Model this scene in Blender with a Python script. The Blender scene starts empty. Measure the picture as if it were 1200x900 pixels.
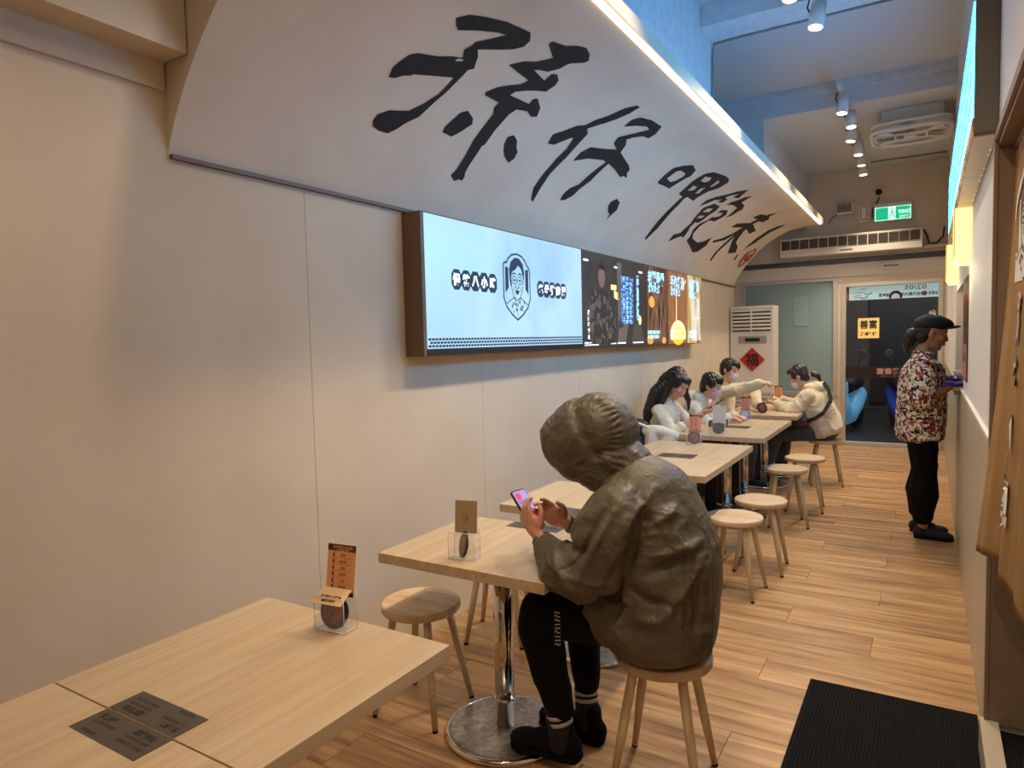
import bpy, bmesh, math, random
import numpy as np
from mathutils import Vector, Matrix, geometry, noise as mnoise

PI = math.pi
scene = bpy.context.scene
COL = scene.collection

# ------------------------------------------------------------------ camera
def setup_camera():
    yaw, pit, rol, f = .550220, .0618799, -.0244296, 795.93
    d = Vector((-math.sin(yaw)*math.cos(pit), math.cos(yaw)*math.cos(pit), -math.sin(pit)))
    r = d.cross(Vector((0, 0, 1))).normalized()
    u = r.cross(d)
    c, s = math.cos(rol), math.sin(rol)
    r2 = c*r + s*u
    u2 = -s*r + c*u
    cam = bpy.data.cameras.new('camera')
    cam.sensor_width = 36
    cam.lens = f/1200*36
    cam.clip_start = .02
    o = bpy.data.objects.new('camera', cam)
    m = Matrix((r2, u2, -d)).transposed().to_4x4()
    m.translation = Vector((2.195, 0, 1.5))
    o.matrix_world = m
    COL.objects.link(o)
    scene.camera = o
setup_camera()

# ------------------------------------------------------------------ light
scene.view_settings.view_transform = 'Standard'
scene.view_settings.look = 'None'
scene.view_settings.gamma = 1
scene.view_settings.use_curve_mapping = False
scene.view_settings.exposure = 0.2
world = bpy.data.worlds.new('night')
scene.world = world
world.use_nodes = True
world.node_tree.nodes['Background'].inputs[0].default_value = (.55, .62, .8, 1)
world.node_tree.nodes['Background'].inputs[1].default_value = .02

WARM = (1.0, .83, .63)
NEUT = (1.0, .84, .66)
def spot_light(loc, target, power, angle=70, color=WARM, size=.03, blend=.5):
    l = bpy.data.lights.new('spot_beam', 'SPOT')
    l.energy = power; l.color = color; l.spot_size = math.radians(angle)
    l.spot_blend = blend; l.shadow_soft_size = size
    o = bpy.data.objects.new('spot_beam', l)
    o.location = loc
    o.rotation_euler = (Vector(target)-Vector(loc)).to_track_quat('-Z', 'Y').to_euler()
    COL.objects.link(o)
    return o
def area_light(loc, rot, sx, sy, power, color):
    l = bpy.data.lights.new('soft_light', 'AREA')
    l.shape = 'RECTANGLE'; l.size = sx; l.size_y = sy; l.energy = power; l.color = color
    o = bpy.data.objects.new('soft_light', l)
    o.location = loc; o.rotation_euler = rot
    COL.objects.link(o)
    return o
# added fill light behind the camera, no fixture there
area_light((1.3, -1.0, 3.3), (0, 0, 0), 1.6, 1.6, 12, (1, .76, .54))
# glow of the kitchen behind the curtain
area_light((3.6, 1.6, 2.6), (0, 0, 0), 1.0, 1.0, 10, (1, .85, .68))

# ------------------------------------------------------------------ materials
def new_mat(name):
    m = bpy.data.materials.new(name)
    m.use_nodes = True
    nt = m.node_tree
    return m, nt, nt.nodes['Principled BSDF']
def N(nt, t, **kw):
    n = nt.nodes.new(t)
    for k, v in kw.items():
        setattr(n, k, v)
    return n
def srgb(c):
    if isinstance(c, str):
        c = c.lstrip('#')
        c = [int(c[i:i+2], 16)/255 for i in (0, 2, 4)]
    return tuple(((x/12.92) if x <= .04045 else ((x+.055)/1.055)**2.4) for x in c) + (1,)
def flat(name, c, rough=.6, metal=0, emit=0, spec=.5, bump=0, bscale=60, sheen=0):
    m, nt, b = new_mat(name)
    col = srgb(c)
    b.inputs['Base Color'].default_value = col
    b.inputs['Roughness'].default_value = rough
    b.inputs['Metallic'].default_value = metal
    b.inputs['Specular IOR Level'].default_value = spec
    if sheen:
        b.inputs['Sheen Weight'].default_value = sheen
    if emit:
        b.inputs['Emission Color'].default_value = col
        b.inputs['Emission Strength'].default_value = emit
    if bump:
        tc = N(nt, 'ShaderNodeTexCoord'); n = N(nt, 'ShaderNodeTexNoise')
        n.inputs['Scale'].default_value = bscale; n.inputs['Detail'].default_value = 4
        nt.links.new(tc.outputs['Object'], n.inputs['Vector'])
        bp = N(nt, 'ShaderNodeBump'); bp.inputs['Strength'].default_value = bump; bp.inputs['Distance'].default_value = .004
        nt.links.new(n.outputs['Fac'], bp.inputs['Height']); nt.links.new(bp.outputs['Normal'], b.inputs['Normal'])
    return m
def wood(name, c1, c2, axis=(14, 1.2, 14), rough=.45, rand=0.0, bump=.08, detail=6, c3=None):
    m, nt, b = new_mat(name)
    tc = N(nt, 'ShaderNodeTexCoord'); mp = N(nt, 'ShaderNodeMapping')
    mp.inputs['Scale'].default_value = axis
    L = nt.links.new
    L(tc.outputs['Object'], mp.inputs['Vector'])
    oi = N(nt, 'ShaderNodeObjectInfo')
    ad = N(nt, 'ShaderNodeVectorMath', operation='ADD')
    sc = N(nt, 'ShaderNodeVectorMath', operation='SCALE'); sc.inputs[3].default_value = 37.0
    cmb = N(nt, 'ShaderNodeCombineXYZ')
    for i in range(3): L(oi.outputs['Random'], cmb.inputs[i])
    L(cmb.outputs[0], sc.inputs[0]); L(mp.outputs[0], ad.inputs[0]); L(sc.outputs[0], ad.inputs[1])
    n = N(nt, 'ShaderNodeTexNoise'); n.inputs['Scale'].default_value = 1.0; n.inputs['Detail'].default_value = detail
    n.inputs['Roughness'].default_value = .65; n.inputs['Distortion'].default_value = .25
    L(ad.outputs[0], n.inputs['Vector'])
    cr = N(nt, 'ShaderNodeValToRGB')
    cr.color_ramp.elements[0].position = .32; cr.color_ramp.elements[0].color = srgb(c1)
    cr.color_ramp.elements[1].position = .68; cr.color_ramp.elements[1].color = srgb(c2)
    if c3:
        e = cr.color_ramp.elements.new(.5); e.color = srgb(c3)
    L(n.outputs['Fac'], cr.inputs['Fac'])
    out = cr.outputs['Color']
    if rand:
        hv = N(nt, 'ShaderNodeHueSaturation')
        mr = N(nt, 'ShaderNodeMapRange'); mr.inputs['To Min'].default_value = 1-rand; mr.inputs['To Max'].default_value = 1+rand
        L(oi.outputs['Random'], mr.inputs['Value']); L(mr.outputs[0], hv.inputs['Value']); L(out, hv.inputs['Color'])
        out = hv.outputs['Color']
    L(out, b.inputs['Base Color'])
    b.inputs['Roughness'].default_value = rough
    bp = N(nt, 'ShaderNodeBump'); bp.inputs['Strength'].default_value = bump; bp.inputs['Distance'].default_value = .002
    L(n.outputs['Fac'], bp.inputs['Height']); L(bp.outputs['Normal'], b.inputs['Normal'])
    return m
def patches(name, cols, scale, rough=.7, emit=0, stretch=(1, 1, 1), pos=None, tex='VORONOI', obj=True, distort=0, bump=0):
    """constant-step colour cells / noise blotches"""
    m, nt, b = new_mat(name); L = nt.links.new
    tc = N(nt, 'ShaderNodeTexCoord'); mp = N(nt, 'ShaderNodeMapping'); mp.inputs['Scale'].default_value = stretch
    L(tc.outputs['Object'], mp.inputs['Vector'])
    if tex == 'VORONOI':
        t = N(nt, 'ShaderNodeTexVoronoi'); t.inputs['Scale'].default_value = scale
        wn = N(nt, 'ShaderNodeTexNoise'); wn.inputs['Scale'].default_value = scale*.7
        ad = N(nt, 'ShaderNodeMixRGB', blend_type='ADD'); ad.inputs[0].default_value = distort
        L(mp.outputs[0], ad.inputs[1]); L(mp.outputs[0], wn.inputs['Vector']); L(wn.outputs['Color'], ad.inputs[2])
        L(ad.outputs[0], t.inputs['Vector'])
        sep = N(nt, 'ShaderNodeSeparateColor'); L(t.outputs['Color'], sep.inputs[0]); fac = sep.outputs[0]
    else:
        t = N(nt, 'ShaderNodeTexNoise'); t.inputs['Scale'].default_value = scale; t.inputs['Detail'].default_value = 5
        t.inputs['Distortion'].default_value = distort
        L(mp.outputs[0], t.inputs['Vector']); fac = t.outputs['Fac']
    cr = N(nt, 'ShaderNodeValToRGB')
    cr.color_ramp.interpolation = 'CONSTANT' if tex == 'VORONOI' else 'LINEAR'
    pos = pos or [i/len(cols) for i in range(len(cols))]
    els = cr.color_ramp.elements
    els[0].position = pos[0]; els[0].color = srgb(cols[0])
    els[1].position = pos[1]; els[1].color = srgb(cols[1])
    for p, c in zip(pos[2:], cols[2:]):
        e = els.new(p); e.color = srgb(c)
    L(fac, cr.inputs['Fac'])
    if emit: b.inputs['Base Color'].default_value = (.02, .02, .02, 1)
    else: L(cr.outputs['Color'], b.inputs['Base Color'])
    b.inputs['Roughness'].default_value = rough
    if bump:
        bp = N(nt, 'ShaderNodeBump'); bp.inputs['Strength'].default_value = bump; bp.inputs['Distance'].default_value = .003
        L(fac, bp.inputs['Height']); L(bp.outputs['Normal'], b.inputs['Normal'])
    if emit:
        L(cr.outputs['Color'], b.inputs['Emission Color']); b.inputs['Emission Strength'].default_value = emit
    return m
def leafprint(name):
    """printed shirt: cream ground, rust blotches, dark leaf strokes"""
    m, nt, b = new_mat(name); L = nt.links.new
    tc = N(nt, 'ShaderNodeTexCoord')
    def blot(scale, stretch, rot, lo, hi, c0, prev=None, col=None):
        mp = N(nt, 'ShaderNodeMapping'); mp.inputs['Scale'].default_value = stretch; mp.inputs['Rotation'].default_value = rot
        L(tc.outputs['Object'], mp.inputs['Vector'])
        n = N(nt, 'ShaderNodeTexNoise'); n.inputs['Scale'].default_value = scale; n.inputs['Detail'].default_value = 1.5
        n.inputs['Distortion'].default_value = .6
        L(mp.outputs[0], n.inputs['Vector'])
        mr = N(nt, 'ShaderNodeMapRange'); mr.inputs['From Min'].default_value = lo; mr.inputs['From Max'].default_value = hi
        L(n.outputs['Fac'], mr.inputs['Value'])
        mx = N(nt, 'ShaderNodeMixRGB'); mx.inputs[2].default_value = srgb(col)
        if prev is None: mx.inputs[1].default_value = srgb(c0)
        else: L(prev, mx.inputs[1])
        L(mr.outputs[0], mx.inputs[0])
        return mx.outputs[0]
    o = blot(20, (1, 1, 1), (0, 0, 0), .53, .55, '#e8d8bf', None, '#b8603f')
    o = blot(20, (1, 1, 1), (1, 2, 3), .59, .61, None, o, '#7d2c26')
    o = blot(24, (1, 2.2, 2.2), (.6, .7, .3), .56, .575, None, o, '#1c1418')
    o = blot(24, (2.2, 1, 2.2), (.2, -.8, .9), .57, .585, None, o, '#1c1418')
    o = blot(24, (2.2, 2.2, 1), (.9, .4, 0), .60, .615, None, o, '#efe6d2')
    L(o, b.inputs['Base Color']); b.inputs['Roughness'].default_value = .8
    return m
def glass(name, c, rough=.02, alpha=.2, trans=0):
    m, nt, b = new_mat(name)
    b.inputs['Base Color'].default_value = srgb(c)
    b.inputs['Roughness'].default_value = rough
    b.inputs['Alpha'].default_value = alpha
    b.inputs['Specular IOR Level'].default_value = .7
    return m

M = {}
M['wall'] = patches('painted_wall', ['#c9b89e', '#d2c2a9'], 2.2, .75, tex='NOISE', pos=[.3, .7])
M['vault'] = patches('vault_plaster', ['#cfc0ab', '#d8cab5'], 3, .7, tex='NOISE', pos=[.3, .7])
M['ceiling'] = flat('ceiling_paint', '#c8ccd0', .8)
M['beam'] = patches('beam_paint', ['#c2c7cb', '#cdd2d6'], 14, .7, tex='NOISE', pos=[.35, .6], bump=.4)
M['white'] = flat('white_paint', '#dedad6', .6)
M['offwhite'] = flat('offwhite_plastic', '#d5cdbf', .5)
M['beige_panel'] = flat('beige_laminate', '#b5a891', .35)
M['trim'] = flat('brown_trim', '#6e5640', .5)
M['frame_alu'] = flat('aluminium_frame', '#c2b9ab', .4, .2)
M['dark_alu'] = flat('dark_rail', '#55524f', .45, .4)
M['grout'] = flat('floor_joint', '#4a3626', .9)
M['plank'] = wood('floor_plank', '#785a3a', '#cba878', (1.3, 18, 8), .34, .12, .10, 7, c3='#b0875b')
M['table'] = wood('table_laminate', '#b69a76', '#cdb693', (34, 1.1, 20), .3, .04, .04)
M['table_edge'] = wood('table_edge', '#94764f', '#ad8d62', (4, 4, 60), .5)
M['stool_seat'] = wood('stool_ash', '#ba9a72', '#d6bd98', (4, 24, 8), .5, .06)
M['stool_leg'] = wood('stool_leg_ash', '#b49a73', '#d6c29c', (26, 26, 3), .5, .06)
M['chrome'] = flat('chrome', '#d9d6d0', .07, 1)
M['brushed'] = patches('brushed_disc', ['#8a8580', '#c6c1ba'], 22, .32, tex='NOISE', pos=[.3, .7], distort=1.5)
for n_ in ('brushed',):
    M[n_].node_tree.nodes['Principled BSDF'].inputs['Metallic'].default_value = .85
M['black'] = flat('matte_black', '#0e0d0d', .7)
M['ink'] = flat('brush_ink', '#17110f', .75)
M['red_ink'] = flat('seal_red', '#9c2a20', .7)
M['rubber'] = flat('rubber_black', '#0b0a0a', .9, spec=.2)
M['sticker'] = flat('grey_notice', '#4d443b', .35)
M['sticker_ink'] = flat('notice_print', '#231c17', .5)
def nylon(name, c, rough):
    m, nt, b = new_mat(name); L = nt.links.new
    b.inputs['Base Color'].default_value = srgb(c); b.inputs['Roughness'].default_value = rough
    b.inputs['Specular IOR Level'].default_value = .35
    tc = N(nt, 'ShaderNodeTexCoord'); prev = None
    for sc, st, rot, dist, ds in ((5, (1, 3.2, 1.2), (.3, .5, .2), .022, .9), (10, (1, 1, 2.6), (.1, -.9, .4), .010, .6), (45, (1.4, 1, 1), (0, .4, .7), .006, .4), (160, (1, 1, 1), (0, 0, 0), .0016, .2)):
        mp = N(nt, 'ShaderNodeMapping'); mp.inputs['Scale'].default_value = st; mp.inputs['Rotation'].default_value = rot
        L(tc.outputs['Object'], mp.inputs['Vector'])
        n = N(nt, 'ShaderNodeTexNoise'); n.noise_type = 'RIDGED_MULTIFRACTAL'; n.inputs['Scale'].default_value = sc; n.inputs['Detail'].default_value = 2.5
        n.inputs['Distortion'].default_value = ds
        L(mp.outputs[0], n.inputs['Vector'])
        bp = N(nt, 'ShaderNodeBump'); bp.inputs['Strength'].default_value = .55; bp.inputs['Distance'].default_value = dist
        L(n.outputs['Fac'], bp.inputs['Height'])
        if prev is not None: L(prev, bp.inputs['Normal'])
        prev = bp.outputs['Normal']
    L(prev, b.inputs['Normal'])
    return m
M['jacket'] = nylon('olive_nylon', '#5b5342', .5)
M['skin'] = flat('skin', '#c08a6c', .5)
M['skin_pale'] = flat('skin_pale', '#cf9d80', .5)
M['skin_tan'] = flat('skin_tan', '#a56f50', .5)
M['hair'] = patches('black_hair', ['#0a0808', '#1c1412'], 30, .38, tex='NOISE', stretch=(4, 4, .5), bump=.8)
M['hairbrown'] = patches('brown_hair', ['#150d0a', '#2c1b14'], 30, .4, tex='NOISE', stretch=(1, 4, 1), bump=.8)
M['eye_white'] = flat('eye_white', '#e8e2da', .3)
M['iris'] = flat('iris', '#1d120d', .2)
M['lip'] = flat('lip', '#9c5a4c', .5)
M['trousers'] = flat('black_trousers', '#080708', .9, spec=.2)
M['jeans'] = flat('charcoal_jeans', '#393c46', .8, sheen=.2)
M['cream_fleece'] = flat('cream_fleece', '#d2c29f', .9, sheen=.4, bump=.4, bscale=120)
M['cream_sweater'] = flat('cream_sweater', '#d6ccb4', .9, sheen=.3, bump=.3, bscale=110)
M['shirt'] = leafprint('leaf_print_shirt')
M['mask'] = flat('lilac_mask', '#c9b3bf', .7)
M['maskw'] = flat('white_mask', '#d3d4d6', .7)
M['purple'] = flat('purple_glove', '#4a2fa8', .35)
M['cap'] = flat('black_cap', '#141513', .8)
M['screen_blue'] = patches('screen_sky', ['#9fd3f2', '#b9e3ff', '#86bdf5'], 1.1, .3, emit=.92, tex='NOISE', pos=[.3, .55, .8], distort=.4)
M['acrylic'] = glass('clear_acrylic', '#dfe2e0', .05, .09)
M['card_orange'] = flat('orange_card', '#dc9a68', .6)
M['card_pink'] = flat('salmon_card', '#dc9277', .6)
M['card_cream'] = flat('cream_card', '#dcb98a', .6)
M['card_kraft'] = flat('kraft_card', '#a28a66', .7)
M['card_white'] = flat('grey_white_card', '#c2beb7', .6)
M['maroon'] = flat('maroon_print', '#561d16', .6)
M['brown_print'] = flat('brown_print', '#5b3324', .6)
M['medal'] = patches('maroon_medallion', ['#4b1c18', '#8a4a3a', '#2a1110'], 30, .5, tex='NOISE', pos=[.35, .55, .7], distort=1)
M['medal_dark'] = flat('medallion_rim', '#241312', .4)
M['medal_blue'] = flat('blue_rim', '#5c7898', .4)
M['pale_inner'] = flat('pale_photo', '#c8c0cc', .5)
M['led'] = flat('led_diffuser', '#ffe9cc', .5, emit=9)
M['lens'] = flat('lamp_lens', '#ffd9a6', .4, emit=14)
M['lantern'] = flat('lantern_paper', '#ffe08c', .6, emit=1.35)
M['lantern_frame'] = flat('lantern_edge', '#e0c272', .6, emit=.35)
M['exit'] = flat('exit_green', '#16b889', .4, emit=.75)
M['exitw'] = flat('exit_white', '#dffff4', .4, emit=1.0)
M['text_white'] = flat('white_print', '#e8e8e8', .6)
M['curtain'] = patches('noren_linen', ['#8a6433', '#9a733d'], 7, .9, tex='NOISE', stretch=(1, 1, 1), pos=[.3, .7], bump=.1)
M['mirror_glass'] = glass('night_glass', '#101418', .02, .16)
M['frost'] = flat('frosted_film', '#8ea6a5', .2, spec=.6)
M['asphalt'] = patches('wet_asphalt', ['#131416', '#24262a'], 8, .4, tex='NOISE')
M['brick'] = patches('dark_facade', ['#3b3836', '#4a4643'], 2, .8, tex='NOISE')
M['scooter_blue'] = flat('scooter_blue', '#2a49a8', .2, spec=.7)
M['scooter_sky'] = flat('scooter_sky', '#6fb4dc', .3, spec=.6, emit=.25)  # body paint with a faint glow put into its colour
M['tyre'] = flat('tyre', '#0d0d0e', .8)
M['head_lamp'] = flat('head_lamp_glass', '#c9d4e0', .1, emit=.15)
M['conduit'] = flat('grey_conduit', '#8c8a86', .5, .3)
M['grille'] = flat('grille_dark', '#5b4c40', .7)
M['phone'] = flat('phone_body', '#121214', .25)
M['phone_scr'] = flat('phone_screen', '#a583bd', .2, emit=.3)
M['phone_red'] = flat('phone_red', '#d01020', .2, emit=.35)

# ------------------------------------------------------------------ mesh helpers
def box(bm, x0, x1, y0, y1, z0, z1, mi=0, bev=0):
    vs = [bm.verts.new((x, y, z)) for x in (x0, x1) for y in (y0, y1) for z in (z0, z1)]
    fs = [(0, 1, 3, 2), (4, 6, 7, 5), (0, 4, 5, 1), (2, 3, 7, 6), (0, 2, 6, 4), (1, 5, 7, 3)]
    faces = [bm.faces.new([vs[i] for i in f]) for f in fs]
    for f in faces: f.material_index = mi
    if bev:
        es = set(e for f in faces for e in f.edges)
        bmesh.ops.bevel(bm, geom=list(es), offset=bev, segments=2, profile=.6, affect='EDGES')
    return faces
def tube(bm, p0, p1, r0, r1=None, seg=12, caps=True, mi=0):
    p0 = Vector(p0); p1 = Vector(p1); r1 = r0 if r1 is None else r1
    d = (p1-p0).normalized()
    a = d.orthogonal().normalized(); b = d.cross(a)
    rings = []
    for p, r in ((p0, r0), (p1, r1)):
        rings.append([bm.verts.new(p+(a*math.cos(t)+b*math.sin(t))*r) for t in [2*PI*i/seg for i in range(seg)]])
    for i in range(seg):
        f = bm.faces.new((rings[0][i], rings[0][(i+1) % seg], rings[1][(i+1) % seg], rings[1][i])); f.smooth = True; f.material_index = mi
    if caps:
        f = bm.faces.new(rings[0][::-1]); f.material_index = mi
        f = bm.faces.new(rings[1]); f.material_index = mi
def path(bm, pts, r, seg=8, mi=0):
    pts = [Vector(p) for p in pts]
    rings = []
    prev = None
    for i, p in enumerate(pts):
        d = (pts[min(i+1, len(pts)-1)]-pts[max(i-1, 0)]).normalized()
        a = d.orthogonal().normalized() if prev is None else (prev - d*prev.dot(d)).normalized()
        prev = a; b = d.cross(a)
        rr = r[i] if isinstance(r, (list, tuple)) else r
        rings.append([bm.verts.new(p+(a*math.cos(t)+b*math.sin(t))*rr) for t in [2*PI*k/seg for k in range(seg)]])
    for R0, R1 in zip(rings, rings[1:]):
        for k in range(seg):
            f = bm.faces.new((R0[k], R0[(k+1) % seg], R1[(k+1) % seg], R1[k])); f.smooth = True; f.material_index = mi
    bm.faces.new(rings[0][::-1]).material_index = mi; bm.faces.new(rings[-1]).material_index = mi
def lathe(bm, prof, c=(0, 0, 0), seg=32, axis='z', mi=0, smooth=True):
    rings = []
    for r, h in prof:
        ring = []
        for i in range(seg):
            t = 2*PI*i/seg
            x, y = r*math.cos(t), r*math.sin(t)
            v = {'z': (x, y, h), 'x': (h, x, y), 'y': (x, h, y)}[axis]
            ring.append(bm.verts.new((v[0]+c[0], v[1]+c[1], v[2]+c[2])))
        rings.append(ring)
    for a, b in zip(rings, rings[1:]):
        for i in range(seg):
            f = bm.faces.new((a[i], a[(i+1) % seg], b[(i+1) % seg], b[i])); f.smooth = smooth; f.material_index = mi
    bm.faces.new(rings[0][::-1]).material_index = mi; bm.faces.new(rings[-1]).material_index = mi
def prism(bm, poly, fn, t0, t1, mi=0):
    """poly: 2D points; fn(u, v, t) -> 3D"""
    a = [bm.verts.new(fn(u, v, t0)) for u, v in poly]; b = [bm.verts.new(fn(u, v, t1)) for u, v in poly]
    bm.faces.new(a).material_index = mi; bm.faces.new(b[::-1]).material_index = mi
    n = len(poly)
    for i in range(n):
        bm.faces.new((a[i], b[i], b[(i+1) % n], a[(i+1) % n])).material_index = mi
def wpos(o):
    v = Vector(o.location)
    while o.parent:
        o = o.parent; v += Vector(o.location)
    return v
def obj(name, bm, mat, parent=None, loc=None, bevel=0, recalc=True):
    """bm holds world coordinates (or local ones when its root sits at the origin)"""
    if isinstance(bm, bpy.types.Mesh):
        me = bm
    else:
        if recalc: bmesh.ops.recalc_face_normals(bm, faces=bm.faces)
        me = bpy.data.meshes.new(name); bm.to_mesh(me); bm.free()
    if mat is not None:
        me.materials.clear()
        for m in (mat if isinstance(mat, (list, tuple)) else [mat]): me.materials.append(m)
    o = bpy.data.objects.new(name, me)
    COL.objects.link(o)
    if parent is not None:
        o.parent = parent
        me.transform(Matrix.Translation(-wpos(parent)))
    elif loc is not None:
        o.location = loc
        me.transform(Matrix.Translation(-Vector(loc)))
    if bevel:
        b = o.modifiers.new('bevel', 'BEVEL'); b.width = bevel; b.segments = 2; b.limit_method = 'ANGLE'
    return o
def thing(name, label, cat, loc=(0, 0, 0), group=None, rz=0):
    o = bpy.data.objects.new(name, None); COL.objects.link(o)
    o.empty_display_size = .05
    o.location = loc; o.rotation_euler = (0, 0, rz)
    o['label'] = label; o['category'] = cat
    if group: o['group'] = group
    return o
def tag(o, label, cat, group=None):
    o['label'] = label; o['category'] = cat
    if group: o['group'] = group
    return o
def struct(name, bm, mat, parent=None, bevel=0, loc=None):
    o = obj(name, bm, mat, parent, bevel=bevel, loc=loc)
    if parent is None: o['kind'] = 'structure'
    return o
def dup(root, loc, rz=0, label=None, group=None):
    r = root.copy(); COL.objects.link(r); r.location = loc; r.rotation_euler = (0, 0, rz)
    if label: r['label'] = label
    if group: r['group'] = group
    for ch in list(root.children):
        c = ch.copy(); COL.objects.link(c); c.parent = r
        for g in list(ch.children):
            d = g.copy(); COL.objects.link(d); d.parent = c
    return r
B = bmesh.new
def boxo(name, dims, mat, parent=None, bev=0, kind=None):
    bm = B(); box(bm, *dims, bev=bev)
    return obj(name, bm, mat, parent)
def text_mesh(body, size, fn, width=None, mirror=False, depth=.0008, bold=.0):
    """flat lettering; fn(u, v, w) maps text plane to world. centred on 0,0"""
    c = bpy.data.curves.new('lettering', 'FONT')
    c.body = body; c.size = size; c.align_x = 'CENTER'; c.align_y = 'CENTER'; c.offset = bold; c.resolution_u = 2
    o = bpy.data.objects.new('lettering', c); COL.objects.link(o)
    dg = bpy.context.evaluated_depsgraph_get()
    me = bpy.data.meshes.new_from_object(o.evaluated_get(dg))
    bpy.data.objects.remove(o); bpy.data.curves.remove(c)
    xs = [v.co.x for v in me.vertices] or [0]; ys = [v.co.y for v in me.vertices] or [0]
    cx, cy = (min(xs)+max(xs))/2, (min(ys)+max(ys))/2
    k = 1 if width is None else width/max(max(xs)-min(xs), 1e-6)
    for v in me.vertices:
        u, w_ = (v.co.x-cx)*k, (v.co.y-cy)
        if mirror: u = -u
        v.co = Vector(fn(u, w_, depth))
    return me
def join_meshes(ms):
    bm = B()
    for m in ms:
        bm.from_mesh(m)
    me = bpy.data.meshes.new('joined'); bm.to_mesh(me); bm.free()
    return me
# ================================================================== SETTING
XR = 2.39; YB = 10.1
# floor with planks
fl = B(); box(fl, -.3, XR, -3, YB, -.06, -.006)
floor = struct('floor', fl, M['grout'])
W = .23
rng = random.Random(4)
k0 = int(math.floor((-3-3.47)/W))
k = k0
while 3.47+W*k < YB:
    ya = 3.47+W*k; yb = min(ya+W, YB); ya = max(ya, -3)
    off = 1.98-.4067*(k % 3)
    xs = [x for x in [off+1.22*j for j in range(-4, 4)] if 0.02 < x < XR-.02]
    xl = 0.0 if ya < 9.2 else -.25
    ends = [xl]+xs+[XR]
    for xa, xb in zip(ends, ends[1:]):
        g = .0011
        bm = B()
        box(bm, xa+g, xb-g, ya+g, yb-g, -.006, 0)
        o = obj('plank', bm, M['plank'], floor)
    k += 1

# left wall: backing and laminate panels with recessed seams
bm = B(); box(bm, -.12, -.008, -3, 9.25, 0, 3.9); wl = struct('wall_left', bm, M['trim'])
edges = [-3.0, -1.83, -.56, .71, 1.98, 3.25, 4.52, 5.79, 7.06, 8.33, 9.25]
for a, b in zip(edges, edges[1:]):
    bm = B(); box(bm, -.008, 0, a+.0012, b-.0012, 0, 2.36)
    obj('panel', bm, M['wall'], wl)
bm = B(); box(bm, -.008, -.0005, -3, 9.25, 2.36, 3.9); obj('upper_wall', bm, M['wall'], wl)
bm = B(); box(bm, -.4, -.25, 9.25, YB+.2, 0, 3.7); box(bm, -.25, -.008, 9.17, 9.25, 0, 3.7); struct('wall_recess', bm, M['wall'])
# soffit box along the left wall near the camera
bm = B(); box(bm, 0, .14, -3, 1.39, 2.455, 3.9); box(bm, 0, .012, -3, 1.39, 2.365, 2.455); struct('trim_1', bm, M['wall'])

# curved vault panel
PROF = [(0,2.16),(.045,2.26),(.1,2.35),(.16,2.43),(.225,2.505),(.3,2.58),(.41,2.672),(.55,2.76),(.7,2.82),(.85,2.85),(1.06,2.86)]
SA = [0]
for a, b in zip(PROF, PROF[1:]): SA.append(SA[-1]+math.hypot(b[0]-a[0], b[1]-a[1]))
NR = []
for i in range(len(PROF)-1):
    a, b = PROF[i], PROF[i+1]; l = math.hypot(b[0]-a[0], b[1]-a[1])
    NR.append(((b[1]-a[1])/l, -(b[0]-a[0])/l))
def vault_pt(y, s, off):
    i = 0
    while i < len(SA)-2 and s > SA[i+1]: i += 1
    t = (s-SA[i])/(SA[i+1]-SA[i])
    a, b = PROF[i], PROF[i+1]
    return Vector((a[0]+(b[0]-a[0])*t+NR[i][0]*off, y, a[1]+(b[1]-a[1])*t+NR[i][1]*off))
bm = B()
poly = PROF+[(1.075, 2.862), (1.075, 2.93), (.78, 2.93), (0, 2.93)]
prism(bm, poly, lambda u, v, t: (u, t, v), 1.395, 9.25)
for f in bm.faces:
    c = f.calc_center_median()
    if len(f.verts) == 4 and 1.5 < c.y < 9 and c.z < 2.862 and c.x < 1.06: f.smooth = True
vault = struct('ceiling_vault', bm, M['vault'])
vm = vault.modifiers.new('edges', 'EDGE_SPLIT'); vm.split_angle = math.radians(35)
bm = B(); box(bm, 0.001, .02, 1.4, 9.25, 2.145, 2.16); obj('lower_bead', bm, M['trim'], vault)  # thin brown bead along the vault's lower edge
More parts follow.
